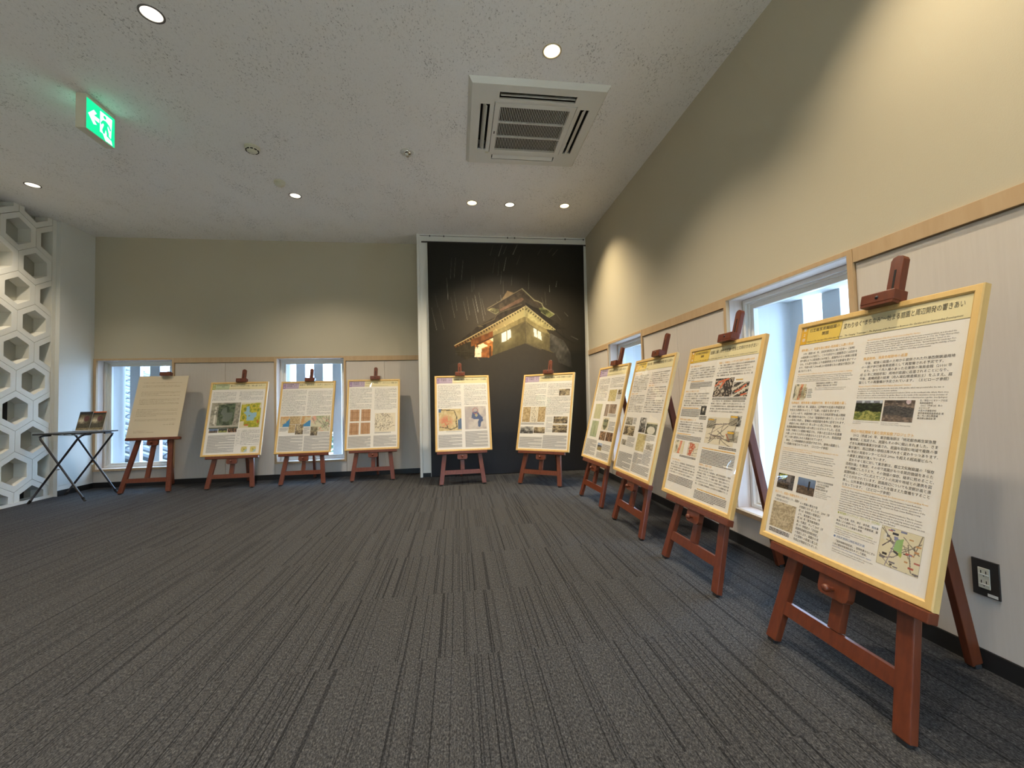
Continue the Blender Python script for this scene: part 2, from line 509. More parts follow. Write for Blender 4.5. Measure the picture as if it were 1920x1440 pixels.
# ------------------------------------------------------------------ honeycomb wall of hexagonal blocks
HW = 0.341; HZ = 0.5907; RO = HW / math.sqrt(3); RI = 0.236 / math.sqrt(3)
hexagon = lambda r: [(r * math.cos(R(90 + 60 * i)), r * math.sin(R(90 + 60 * i))) for i in range(6)]
def hex_block_mesh():
    bm = bmesh.new()
    o, i = hexagon(RO - 0.0022), hexagon(RI)
    D = 0.118
    fo = [bm.verts.new((0, -y, z)) for y, z in o]; fi = [bm.verts.new((0, -y, z)) for y, z in i]
    bo = [bm.verts.new((-D, -y, z)) for y, z in o]; bi = [bm.verts.new((-D, -y, z)) for y, z in i]
    for k in range(6):
        j = (k + 1) % 6
        bm.faces.new((fo[k], fo[j], fi[j], fi[k]))
        bm.faces.new((fi[k], fi[j], bi[j], bi[k]))
        bm.faces.new((fo[j], fo[k], bo[k], bo[j]))
        bm.faces.new((bo[j], bo[k], bi[k], bi[j]))
    bmesh.ops.recalc_face_normals(bm, faces=bm.faces[:])
    return bm
HEX = tomesh(hex_block_mesh(), 'hexagon_block'); HEX.materials.append(MATS['hex_white'])
def cut_hex(y, z):
    bm = hex_block_mesh()
    bmesh.ops.translate(bm, verts=bm.verts[:], vec=(0, y, z))
    for co, no in (((0, 4.987, 0), (0, 1, 0)), ((0, 2.292, 0), (0, -1, 0)), ((0, 0, 0.03), (0, 0, -1)), ((0, 0, H - 0.001), (0, 0, 1))):
        bmesh.ops.bisect_plane(bm, geom=bm.verts[:] + bm.edges[:] + bm.faces[:], plane_co=co, plane_no=no, clear_outer=True)
    if len(bm.faces) == 0:
        bm.free(); return None
    bmesh.ops.translate(bm, verts=bm.verts[:], vec=(0, -y, -z))
    me = tomesh(bm, 'hexagon_block'); me.materials.append(MATS['hex_white'])
    return me
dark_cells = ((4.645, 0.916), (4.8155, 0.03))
for col in range(0, 17):
    y = 4.986 - HW * 0.5 * col
    odd = col % 2
    for row in range(-1, 6):
        z = (0.325 + HZ * row) if not odd else (0.03 + HZ * row)
        if z < -0.2 or z > H + 0.2 or y < 2.2: continue
        whole = y + HW / 2 < 4.987 and y - HW / 2 > 2.292 and z - RO > 0.03 and z + RO < H
        me = HEX if whole else cut_hex(y, z)
        if me is None: continue
        t = link('hexagon_block', me, wall_left)
        t.location = (XH, y, z)
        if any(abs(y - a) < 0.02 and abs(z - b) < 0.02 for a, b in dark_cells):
            v = box('open_hole', 'dark_void', wall_left, (XH - 0.124, XH - 0.116, y - 0.13, y + 0.05, max(0.031, z - 0.14), z + 0.14))  # flat black plate painted as the dark inside a hole
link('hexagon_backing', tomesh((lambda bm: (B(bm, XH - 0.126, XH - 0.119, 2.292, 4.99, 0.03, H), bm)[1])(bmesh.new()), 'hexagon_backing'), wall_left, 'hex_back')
struct(box('trim_%d' % k, 'hex_white', None, (XH - 0.124, XH + 0.004, 4.988, 5.030, 0.0, H), bevel=0.001))

# ------------------------------------------------------------------ ceiling with its recesses
LIGHTS = [(-1.538, 2.314, 0), (0.593, 2.333, 2), (0.188, 4.271, 1), (0.584, 4.283, 0), (1.171, 4.263, 1), (-1.539, 4.253, 0), (-3.778, 4.231, 6)]
UNSEEN = [(-3.778, 2.31, 4), (-3.778, 0.37, 0), (-1.538, 0.37, 0), (0.593, 0.37, 5), (1.171, 1.05, 3), (-3.778, -1.57, 0), (-1.538, -1.57, 0), (0.593, -1.57, 0)]  # lamps out of view, most of them added along the ceiling grid
AC = (0.578, 3.026)
me = tomesh((lambda bm: (B(bm, XH - 0.25, XR + T, YB - 0.15, YF + T, H, H + 0.16), bm)[1])(bmesh.new()), 'ceiling')
ceiling = struct(link('ceiling', me, None, 'ceiling_board'))
bm = bmesh.new()
for x, y, _ in LIGHTS + UNSEEN:
    n0 = len(bm.verts)
    r = 0.052
    lo = [bm.verts.new((x + r * math.cos(i * math.pi / 14), y + r * math.sin(i * math.pi / 14), H - 0.05)) for i in range(28)]
    hi = [bm.verts.new((v.co.x, v.co.y, H + 0.11)) for v in lo]
    bm.faces.new(lo[::-1]); bm.faces.new(hi)
    for i in range(28):
        j = (i + 1) % 28
        bm.faces.new((lo[i], lo[j], hi[j], hi[i]))
B(bm, AC[0] - 0.43, AC[0] + 0.43, AC[1] - 0.43, AC[1] + 0.43, H - 0.05, H + 0.12)
bmesh.ops.recalc_face_normals(bm, faces=bm.faces[:])
cutter = link('cutter', tomesh(bm, 'cutter'))
md = ceiling.modifiers.new('holes', 'BOOLEAN'); md.object = cutter; md.operation = 'DIFFERENCE'; md.solver = 'EXACT'
dg = bpy.context.evaluated_depsgraph_get()
cut = bpy.data.meshes.new_from_object(ceiling.evaluated_get(dg))
ceiling.modifiers.clear(); ceiling.data = cut
bpy.data.objects.remove(cutter)
if not cut.materials: cut.materials.append(MATS['ceiling_board'])

# ------------------------------------------------------------------ downlights
def lathe_mesh(name, prof, material, seg=28):
    bm = bmesh.new(); lathe(bm, prof, seg)
    me = tomesh(bm, name); me.materials.append(MATS[material])
    return me
RING = [lathe_mesh('trim_ring', [(0.0475, 0.004), (0.0475, -0.002), (0.051, -0.004), (0.0575, -0.002), (0.0575, 0.0), (0.052, 0.0)], m) for m in ('ring_dark', 'ring_cream')]
REFL = lathe_mesh('reflector', [(0.0475, 0.0), (0.045, 0.03), (0.036, 0.07), (0.030, 0.085)], 'reflector')
BULB = [lathe_mesh('lamp', [(0.0, 0.066), (0.020, 0.070), (0.031, 0.084), (0.0, 0.086)], m) for m in ('lamp_neutral', 'lamp_warm')]
names = {0: 'over the left of the room, nearest the camera', }
LL = ['round recessed downlight near the top left corner of the ceiling',
      'bright round downlight between the camera and the air conditioner',
      'warm glowing downlight left of the pair in front of the castle banner',
      'dim white downlight between two warm ones before the castle banner',
      'warm glowing downlight close to the right wall before the castle banner',
      'white oval-looking downlight beside the two small ceiling domes',
      'white downlight closest to the honeycomb wall']
UL = ['white downlight behind the exit sign near the left wall', 'white downlight overhead near the left wall, beside the camera',
      'white downlight overhead, left of the camera', 'warm downlight directly overhead, right of the camera', 'warm downlight next to the right wall above the nearest poster',
      'white downlight behind the camera near the left wall', 'white downlight behind the camera in the middle', 'warm downlight behind the camera on the right']
def downlight(i, x, y, kind, label):
    t = empty('downlight', (x, y, H), 0, label, 'ceiling light', 'recessed ceiling downlights')
    link('trim_ring', RING[0 if kind in (0, 4, 6) else 1], t)
    link('reflector', REFL, t)
    link('lamp', BULB[0 if kind in (0, 4, 6) else 1], t)
    ld = bpy.data.lights.new('downlight_beam', 'SPOT')
    ld.spot_size = R((124, 112, 116, 112, 112, 112, 112)[kind]); ld.spot_blend = (1.0, 1.0, 0.9, 1.0, 0.75, 0.8, 1.0)[kind]
    ld.shadow_soft_size = 0.035
    ld.energy = LAMP * (112.0, 84.0, 104.0, 84.0, 72.0, 56.0, 62.0)[kind]
    ld.color = ((1.0, 0.87, 0.68), (1.0, 0.82, 0.54), (1.0, 0.86, 0.66), (1.0, 0.84, 0.60), (1.0, 0.88, 0.70), (1.0, 0.88, 0.70), (1.0, 0.87, 0.68))[kind]
    lo = bpy.data.objects.new('downlight_beam', ld); COL.objects.link(lo); lo.parent = t
    lo.location = (0, 0, -0.012)
    return t
for i, (x, y, kd) in enumerate(LIGHTS):
    downlight(i, x, y, kd, LL[i])
for i, (x, y, kd) in enumerate(UNSEEN):
    downlight(9, x, y, kd, UL[i])

# ------------------------------------------------------------------ air conditioner cassette
ac = empty('air_conditioner', (AC[0], AC[1], H), 0, 'white square four-way cassette air conditioner set in the ceiling', 'air conditioner')
S0, S1 = 0.468, 0.445     # outer edge, lower face
bm = bmesh.new()
zf = -0.032
# sloped border
o = [bm.verts.new((sx * S0, sy * S0, 0.0)) for sx, sy in ((-1, -1), (1, -1), (1, 1), (-1, 1))]
i_ = [bm.verts.new((sx * S1, sy * S1, zf)) for sx, sy in ((-1, -1), (1, -1), (1, 1), (-1, 1))]
for a in range(4):
    b = (a + 1) % 4
    bm.faces.new((o[a], i_[a], i_[b], o[b]))
# lower face around the four slots and the grille
SL0, SL1, SLW, G = 0.318, 0.382, 0.262, 0.288
for sx in (-1, 1):
    for (x0, x1, y0, y1) in ((SL1, S1, -S1, S1), (SL0, SL1, SLW, S1), (SL0, SL1, -S1, -SLW), (G, SL0, -S1, S1)):
        B(bm, sx * x0, sx * x1, y0, y1, zf, zf + 0.012)
for sy in (-1, 1):
    for (y0, y1, x0, x1) in ((SL1, S1, -G, G), (SL0, SL1, SLW, G), (SL0, SL1, -G, -SLW), (G, SL0, -G, G)):
        B(bm, x0, x1, sy * y0, sy * y1, zf, zf + 0.012)
link('face_panel', tomesh(bm, 'face_panel'), ac, 'plastic_white')
# dark air ducts behind the slots
bm = bmesh.new()
for s in (-1, 1):
    B(bm, s * (SL0 - 0.004), s * (SL1 + 0.004), -SLW, SLW, 0.05, 0.055)
    B(bm, -SLW, SLW, s * (SL0 - 0.004), s * (SL1 + 0.004), 0.05, 0.055)
    for e in (-0.004, 0.004):
        pass
    B(bm, s * (SL0 - 0.006), s * (SL0 - 0.003), -SLW, SLW, zf + 0.012, 0.05)
    B(bm, s * (SL1 + 0.003), s * (SL1 + 0.006), -SLW, SLW, zf + 0.012, 0.05)
    B(bm, -SLW, SLW, s * (SL0 - 0.006), s * (SL0 - 0.003), zf + 0.012, 0.05)
    B(bm, -SLW, SLW, s * (SL1 + 0.003), s * (SL1 + 0.006), zf + 0.012, 0.05)
link('air_duct', tomesh(bm, 'air_duct'), ac, 'dark_void')
# louvre blades
bm = bmesh.new()
B(bm, -SLW + 0.008, SLW - 0.008, -0.021, 0.021, -0.0015, 0.0015)
bmesh.ops.bevel(bm, geom=bm.edges[:], offset=0.0008, segments=1, affect='EDGES')
LB = tomesh(bm, 'louvre_blade'); LB.materials.append(MATS['plastic_white'])
mid = (SL0 + SL1) / 2
for nm, loc, rot in (('near', (0, -mid, zf + 0.010), (R(58), 0, 0)), ('far', (0, mid, zf + 0.006), (R(-20), 0, 0)), ('lft', (-mid, 0, zf + 0.008), (R(52), 0, R(90))), ('rgt', (mid, 0, zf + 0.004), (R(-38), 0, R(90)))):
    b = link('louvre_blade', LB, ac); b.location = loc; b.rotation_euler = rot
# return grille
gf = empty('grille', (0, 0, 0)); gf.parent = ac
bm = bmesh.new()
g0, g1 = 0.246, 0.284
for s in (-1, 1):
    B(bm, s * g0, s * g1, -g1, g1, zf - 0.004, zf + 0.01)
    B(bm, -g0, g0, s * g0, s * g1, zf - 0.004, zf + 0.01)
link('grille_frame', tomesh(bm, 'grille_frame'), gf, 'plastic_white')
bm = bmesh.new()
for j in range(41):
    x = -g0 + (j + 0.5) * 2 * g0 / 41
    B(bm, x - 0.0016, x + 0.0016, -g0, g0, zf - 0.003, zf + 0.003)
for y in (-g0 / 3, g0 / 3):
    B(bm, -g0, g0, y - 0.004, y + 0.004, zf - 0.0035, zf + 0.010)
s_ = link('grille_bars', tomesh(bm, 'grille_bars'), gf, 'plastic_white'); s_['kind'] = 'stuff'
box('filter_mat', 'dark_void', gf, (-g0, g0, -g0, g0, zf + 0.03, zf + 0.035))
box('logo_mark', 'ink', ac, (-0.270, -0.262, 0.015, 0.045, zf - 0.0045, zf - 0.004))
box('corner_catch', 'plastic_cream', ac, (-0.318, -0.292, 0.28, 0.30, zf - 0.003, zf + 0.002))

# ------------------------------------------------------------------ exit sign
ex = empty('exit_sign', (-2.3625, 3.0555, H), 0, 'green illuminated exit sign with running figure and left arrow hanging from ceiling', 'exit sign')
EW, ET, EH = 0.118, 0.029, 0.236
box('housing', 'plastic_cream', ex, (-ET, ET, -EW, EW, -EH, -0.008), bevel=0.004)
box('ceiling_plate', 'plastic_cream', ex, (-0.022, 0.022, -0.10, 0.10, -0.008, 0.0))
F0, F1 = -0.111, 0.111       # face extent along y
Z0, Z1 = -0.232, -0.030
fu = lambda u: F0 + (F1 - F0) * u
fv = lambda v: Z0 + (Z1 - Z0) * v
def face_shape(name, m, pts, off, side):
    bm = bmesh.new()
    prism(bm, pts, 0, 0.0006, lambda a, b, h: (side * (ET + off + h), fu(a) * (1 if side > 0 else -1), fv(b)))
    return link(name, tomesh(bm, name), None, m)
for side in (1, -1):
    lp = face_shape('light_panel', 'exit_green', [(0, 0), (1, 0), (1, 1), (0, 1)], 0.0005, side); lp.parent = ex
    for nm, m, pts, off in (
        ('arrow', 'exit_white', [(0.05, 0.52), (0.24, 0.76), (0.345, 0.70), (0.245, 0.585), (0.43, 0.585), (0.43, 0.455), (0.245, 0.455), (0.345, 0.33), (0.24, 0.28)], 0.0013),
        ('doorway', 'exit_white', [(0.46, 0.20), (0.56, 0.20), (0.66, 0.02), (0.92, 0.02), (0.86, 0.20), (0.90, 0.90), (0.46, 0.90)], 0.0013),
        ('running_figure', 'exit_green', [(0.475, 0.52), (0.50, 0.46), (0.56, 0.545), (0.60, 0.52), (0.53, 0.31), (0.565, 0.22), (0.62, 0.22), (0.66, 0.40), (0.70, 0.30), (0.70, 0.20), (0.86, 0.155), (0.88, 0.195), (0.775, 0.245), (0.775, 0.34), (0.72, 0.50), (0.735, 0.58), (0.82, 0.46), (0.86, 0.49), (0.79, 0.62), (0.66, 0.685), (0.56, 0.655)], 0.0021),
        ('figure_head', 'exit_green', [(0.625 + 0.052 * math.cos(q * math.pi / 7), 0.785 + 0.058 * math.sin(q * math.pi / 7)) for q in range(14)], 0.0021)):
        s = face_shape(nm, m, pts, off, side); s.parent = lp
box('indicator', 'ink_orange', ex, (0.012, 0.018, 0.020, 0.026, -EH - 0.002, -EH))

# ------------------------------------------------------------------ smoke detectors and sprinkler
d = empty('smoke_detector', (-1.574, 3.466, H), 0, 'cream round smoke detector with dark slots on the ceiling', 'detector')
link('base', lathe_mesh('base', [(0.0, -0.012), (0.052, -0.012), (0.055, -0.006), (0.055, 0.0)], 'plastic_cream'), d)
link('body', lathe_mesh('body', [(0.0, -0.045), (0.022, -0.045), (0.036, -0.036), (0.048, -0.022), (0.050, -0.012), (0.0, -0.012)], 'plastic_cream'), d)
for q in range(10):
    a = q * 2 * math.pi / 10
    bm = bmesh.new(); B(bm, -0.009, 0.009, -0.0035, 0.0035, -0.003, 0.003)
    s = link('slot', tomesh(bm, 'slot'), d, 'dark_void'); s.location = (0.043 * math.cos(a), 0.043 * math.sin(a), -0.0305); s.rotation_euler = (0, R(0), a + math.pi / 2)
d = empty('heat_detector', (-1.58, 3.995, H), 0, 'plain cream domed heat detector beside the oval downlight', 'detector')
link('base', lathe_mesh('base', [(0.0, -0.016), (0.047, -0.016), (0.049, -0.008), (0.049, 0.0)], 'plastic_cream'), d)
link('dome', lathe_mesh('dome', [(0.0, -0.042), (0.020, -0.041), (0.036, -0.034), (0.044, -0.022), (0.045, -0.016), (0.0, -0.016)], 'plastic_cream'), d)
d = empty('sprinkler', (-0.369, 3.432, H), 0, 'chrome sprinkler head in a round cream plate on the ceiling', 'sprinkler')
link('cover_plate', lathe_mesh('cover_plate', [(0.030, -0.002), (0.055, -0.006), (0.058, -0.002), (0.058, 0.0)], 'plastic_white'), d)
link('cup', lathe_mesh('cup', [(0.030, -0.002), (0.026, -0.012), (0.0, -0.014)], 'chrome'), d)
link('nozzle', lathe_mesh('nozzle', [(0.0, -0.036), (0.012, -0.036), (0.013, -0.034), (0.006, -0.030), (0.009, -0.018), (0.012, -0.012), (0.0, -0.012)], 'chrome', 12), d)

# ------------------------------------------------------------------ wall outlet
ou = empty('wall_outlet', (XR + 0.0005, 1.1535, 0.2935), 0, 'black double power outlet plate low on the right wall', 'outlet')
box('cover_plate', 'black_plastic', ou, (-0.006, 0.0, -0.035, 0.035, -0.0575, 0.0575), bevel=0.0015)
soc = box('socket_insert', 'plastic_cream', ou, (-0.0085, -0.004, -0.0125, 0.0175, -0.032, 0.032), bevel=0.0008)
for zc in (0.016, -0.015):
    for yy in (-0.004, 0.009):
        box('slot', 'dark_void', soc, (-0.0089, -0.0083, yy - 0.0012, yy + 0.0012, zc - 0.001, zc + 0.008))
    box('shutter_ridge', 'plastic_white', soc, (-0.0100, -0.0083, -0.010, 0.0155, zc - 0.005, zc - 0.0035))
    box('earth_slot', 'dark_void', soc, (-0.0089, -0.0083, 0.001, 0.004, zc - 0.010, zc - 0.0075))
box('label_sticker', 'plastic_white', ou, (-0.0066, -0.0058, -0.030, -0.004, -0.054, -0.045))

# ------------------------------------------------------------------ picture wire along the top of the centre wall
pw = empty('picture_wire', (0, YC - 0.004, 2.934), 0, 'thin dark picture wire with small hooks along the top of the banner wall', 'wire')
bm = bmesh.new(); tube(bm, [(-0.42, 0, 0), (0.3, 0, -0.003), (1.0, 0, -0.004), (1.655, 0, 0)], 0.0022, 6)
link('wire', tomesh(bm, 'wire'), pw, 'black_metal')
for x in (-0.30, -0.13, 0.66, 0.75, 1.40, 1.64):
    box('hook', 'black_metal', pw, (x - 0.006, x + 0.006, -0.004, 0.003, -0.012, 0.006))

# ================================================================== EASELS
# local frame of a leaning easel: u across, n backwards, s up the slope
def EM(tilt):
    c, s = math.cos(tilt), math.sin(tilt)
    return lambda u, n, q: Vector((u, n * c + q * s, -n * s + q * c))

def sbox(bm, M, u0, u1, n0, n1, s0, s1):
    vs = [bm.verts.new(M(*p)) for p in ((u0, n0, s0), (u1, n0, s0), (u1, n1, s0), (u0, n1, s0), (u0, n0, s1), (u1, n0, s1), (u1, n1, s1), (u0, n1, s1))]
    for f in ((0, 3, 2, 1), (4, 5, 6, 7), (0, 1, 5, 4), (1, 2, 6, 5), (2, 3, 7, 6), (3, 0, 4, 7)):
        bm.faces.new([vs[i] for i in f])

def bev(bm, r):
    bmesh.ops.recalc_face_normals(bm, faces=bm.faces[:])
    bmesh.ops.bevel(bm, geom=bm.edges[:], offset=r, segments=2, affect='EDGES', profile=0.6)

def easel(x, y, yaw, tilt, zb, top, rear, label):
    t = empty('easel', (x, y, 0), R(yaw), label, 'easel', 'wooden easels along the walls')
    M = EM(R(tilt)); ca = math.cos(R(tilt))
    W_, D_ = 0.046, 0.026
    spread, apex = 0.254 - 0.023, 1.95
    cu = lambda s: spread * (1 - s / apex)          # leg centre line
    for sg in (-1, 1):
        bm = bmesh.new()
        a, b = 0.014, 1.18
        vs = []
        for s in (a, b):
            for du, n in ((-W_ / 2, 0), (W_ / 2, 0), (W_ / 2, D_), (-W_ / 2, D_)):
                vs.append(bm.verts.new(M(sg * cu(s) + du, n, s)))
        for f in ((3, 2, 1, 0), (4, 5, 6, 7), (0, 1, 5, 4), (1, 2, 6, 5), (2, 3, 7, 6), (3, 0, 4, 7)):
            bm.faces.new([vs[i] for i in f])
        bev(bm, 0.0035)
        lg = link('leg', tomesh(bm, 'leg'), t, 'easel_wood')
        p = M(sg * cu(0.01), D_ / 2, 0.01)
        box('rubber_foot', 'rubber', lg, (p.x - 0.014, p.x + 0.014, p.y - 0.010, p.y + 0.010, 0.0, 0.014), bevel=0.002)
    bm = bmesh.new()
    s0, s1 = 0.118, 0.164
    ua, ub = cu(s0) - W_ / 2, cu(s1) - W_ / 2
    vs = [bm.verts.new(M(u, n, s)) for n in (0.002, 0.022) for u, s in ((-ua, s0), (ua, s0), (ub, s1), (-ub, s1))]
    for f in ((0, 1, 2, 3), (7, 6, 5, 4), (0, 4, 5, 1), (1, 5, 6, 2), (2, 6, 7, 3), (3, 7, 4, 0)):
        bm.faces.new([vs[i] for i in f])
    bmesh.ops.recalc_face_normals(bm, faces=bm.faces[:])
    link('crossbar', tomesh(bm, 'crossbar'), t, 'easel_wood')
    bm = bmesh.new(); ut = cu(1.13) - W_ / 2
    sbox(bm, M, -ut, ut, 0.002, 0.022, 1.10, 1.16)
    link('head_block', tomesh(bm, 'head_block'), t, 'easel_wood')
    # sliding mast with a slot and rounded top
    bm = bmesh.new()
    ms, mt, mw = 0.166, 1.395, 0.021
    prof = [(-mw, ms), (mw, ms), (mw, mt - 0.016), (mw * 0.72, mt - 0.005), (0, mt), (-mw * 0.72, mt - 0.005), (-mw, mt - 0.016)]
    prism(bm, prof, 0.001, 0.025, lambda a, b, h: M(a, h, b))
    bev(bm, 0.002)
    mast = link('mast', tomesh(bm, 'mast'), t, 'easel_wood')
    if top + 0.09 < mt:
        bm = bmesh.new(); sbox(bm, M, -0.0035, 0.0035, 0.0002, 0.002, top + 0.045, mt - 0.05)
        link('slot', tomesh(bm, 'slot'), mast, 'dark_void')
    # ledge, bracket with knob
    bm = bmesh.new()
    sbox(bm, M, -0.272, 0.272, -0.031, -0.0005, zb - 0.030, zb - 0.0006)
    bev(bm, 0.003)
    link('ledge', tomesh(bm, 'ledge'), t, 'easel_wood')
    bm = bmesh.new()
    bw, b0, b1 = 0.054, zb - 0.088, zb - 0.031
    pr = [(-bw, b1), (bw, b1), (bw, b0 + 0.016), (bw - 0.005, b0 + 0.005), (bw - 0.016, b0), (-bw + 0.016, b0), (-bw + 0.005, b0 + 0.005), (-bw, b0 + 0.016)]
    prism(bm, pr, -0.024, -0.001, lambda a, b, h: M(a, h, b))
    br = link('bracket', tomesh(bm, 'bracket'), t, 'easel_wood')
    bm = bmesh.new()
    lathe(bm, [(0.0, 0.034), (0.009, 0.033), (0.0125, 0.026), (0.011, 0.018), (0.006, 0.012), (0.006, 0.0)], 14)
    for v in bm.verts:
        a, b, h = v.co
        v.co = M(a, -0.0235 - h, zb - 0.062 + b)
    link('knob', tomesh(bm, 'knob'), br, 'easel_wood')
    # top clip
    bm = bmesh.new()
    sbox(bm, M, -0.056, 0.056, -0.050, -0.0005, top + 0.0012, top + 0.037)
    bev(bm, 0.003)
    sbox(bm, M, -0.054, 0.054, -0.049, -0.0245, top - 0.007, top + 0.004)
    cl = link('top_clip', tomesh(bm, 'top_clip'), t, 'easel_wood')
    bm = bmesh.new()
    lathe(bm, [(0.0, 0.004), (0.004, 0.0035), (0.006, 0.001), (0.006, 0.0)], 12)
    for v in bm.verts:
        a, b, h = v.co
        v.co = M(a, -0.0495 - h, top + 0.019 + b)
    link('screw', tomesh(bm, 'screw'), cl, 'black_metal')
    # rear leg
    h = M(0, 0.034, 1.11)
    bm = bmesh.new()
    foot = Vector((0, rear, 0.012))
    bar(bm, h, foot, 0.040, 0.024, up=(1, 0, 0))
    bev(bm, 0.003)
    rl = link('rear_leg', tomesh(bm, 'rear_leg'), t, 'easel_wood')
    box('rubber_foot', 'rubber', rl, (-0.013, 0.013, rear - 0.011, rear + 0.011, 0.0, 0.014), bevel=0.002)
    box('hinge', 'black_metal', t, (-0.02, 0.02, h.y - 0.010, h.y + 0.006, h.z - 0.015, h.z + 0.02))
    return M

ES = [
    (-3.346, 4.960, 1.20, 16.53, 0.604, -0.028, 0.480),
    (-2.509, 4.979, 1.37, 15.05, 0.361, -0.020, 0.462),
    (-1.761, 4.999, -0.22, 15.20, 0.357, -0.017, 0.442),
    (-0.996, 5.029, 1.81, 14.40, 0.361, -0.013, 0.412),
    (0.039, 4.541, 1.59, 14.92, 0.363, 0.021, 0.53),
    (0.815, 4.298, -36.99, 16.10, 0.358, 0.002, 0.53),
    (1.110, 3.543, -86.64, 14.82, 0.354, -0.040, 0.535),
    (1.111, 2.766, -90.05, 14.96, 0.352, -0.061, 0.535),
    (1.117, 2.007, -89.57, 15.00, 0.350, -0.045, 0.53),
    (1.104, 1.194, -91.0, 14.60, 0.350, -0.040, 0.54)]
EL = ['wooden easel holding the plain cream text board beside the folding table',
      'wooden easel carrying the poster with the green and yellow pond map',
      'wooden easel with bright slotted mast in front of the second far window',
      'wooden easel carrying the poster with four brown square pictures',
      'wooden easel before the left half of the castle banner',
      'wooden easel turned at an angle before the right half of the castle banner',
      'wooden easel on the right wall side closest to the castle banner',
      'wooden easel on the right wall between two windows, fourth nearest the banner',
      'second nearest wooden easel on the right, before the tall window',
      'nearest and largest wooden easel at the right edge']
PL = ['cream unframed board of small dark text standing before the corner window',
      'framed poster with green header, aerial photo and yellow map with blue pond',
      'framed poster with strip of old coloured maps standing before the second far window',
      'framed poster with four brown squares and a faint sketch map',
      'framed poster with an old tan map and a blue pond plan, left before castle banner',
      'framed poster with sepia maps and old photographs, right before castle banner',
      'narrow looking framed poster with green scrolls and a dark pot, beside castle banner',
      'framed poster with yellow header and a white dome photograph, third nearest',
      'framed poster with black portrait, rail yard photos and red map, second nearest',
      'largest nearest framed poster about the changing townscape with green garden photo']

def poster_root(i):
    x, y, yaw, tilt, zb, lat, rear = ES[i]
    M = EM(R(tilt))
    rz = Matrix.Rotation(R(yaw), 4, 'Z')
    base = Vector((x, y, 0)) + (rz @ M(lat, 0, zb))
    X = rz @ Vector((1, 0, 0)); Nn = rz @ (M(0, 1, 0)); S = rz @ (M(0, 0, 1))
    o = empty('framed_poster' if i else 'text_board')
    o.matrix_world = Matrix(((X.x, Nn.x, S.x, base.x), (X.y, Nn.y, S.y, base.y), (X.z, Nn.z, S.z, base.z), (0, 0, 0, 1)))
    tag(o, PL[i], 'poster' if i else 'board', 'framed display posters on the easels' if i else None)
    return o

# ------------------------------------------------------------------ flat print
def rnd_noise(u, v, f, seed, octv=3):
    """value noise, u v arrays"""
    rs = np.random.RandomState(seed)
    tot = np.zeros_like(u); amp = 1.0; norm = 0
    for o in range(octv):
        g = rs.rand(64, 64)
        x, y = u * f, v * f
        xi, yi = np.floor(x).astype(int), np.floor(y).astype(int)
        fx, fy = x - xi, y - yi
        fx = fx * fx * (3 - 2 * fx); fy = fy * fy * (3 - 2 * fy)
        a, b = g[xi % 64, yi % 64], g[(xi + 1) % 64, yi % 64]
        c, d = g[xi % 64, (yi + 1) % 64], g[(xi + 1) % 64, (yi + 1) % 64]
        tot += amp * ((a * (1 - fx) + b * fx) * (1 - fy) + (c * (1 - fx) + d * fx) * fy)
        norm += amp; amp *= 0.55; f = f * 2.1
    return tot / norm

def inside(px, py, poly):
    m = np.zeros(px.shape, bool)
    n = len(poly)
    for i in range(n):
        x0, y0 = poly[i]; x1, y1 = poly[(i + 1) % n]
        if y0 == y1: continue
        c = ((py >= min(y0, y1)) & (py < max(y0, y1)))
        xx = x0 + (py - y0) * (x1 - x0) / (y1 - y0)
        m ^= c & (px < xx)
    return m

def segdist(px, py, x0, y0, x1, y1):
    dx, dy = x1 - x0, y1 - y0
    t = np.clip(((px - x0) * dx + (py - y0) * dy) / (dx * dx + dy * dy + 1e-9), 0, 1)
    return np.hypot(px - x0 - t * dx, py - y0 - t * dy), t

def C3(*c):
    return np.array(c, float)

def mixc(a, b, t):
    t = np.clip(t, 0, 1)[..., None]
    return a * (1 - t) + b * t

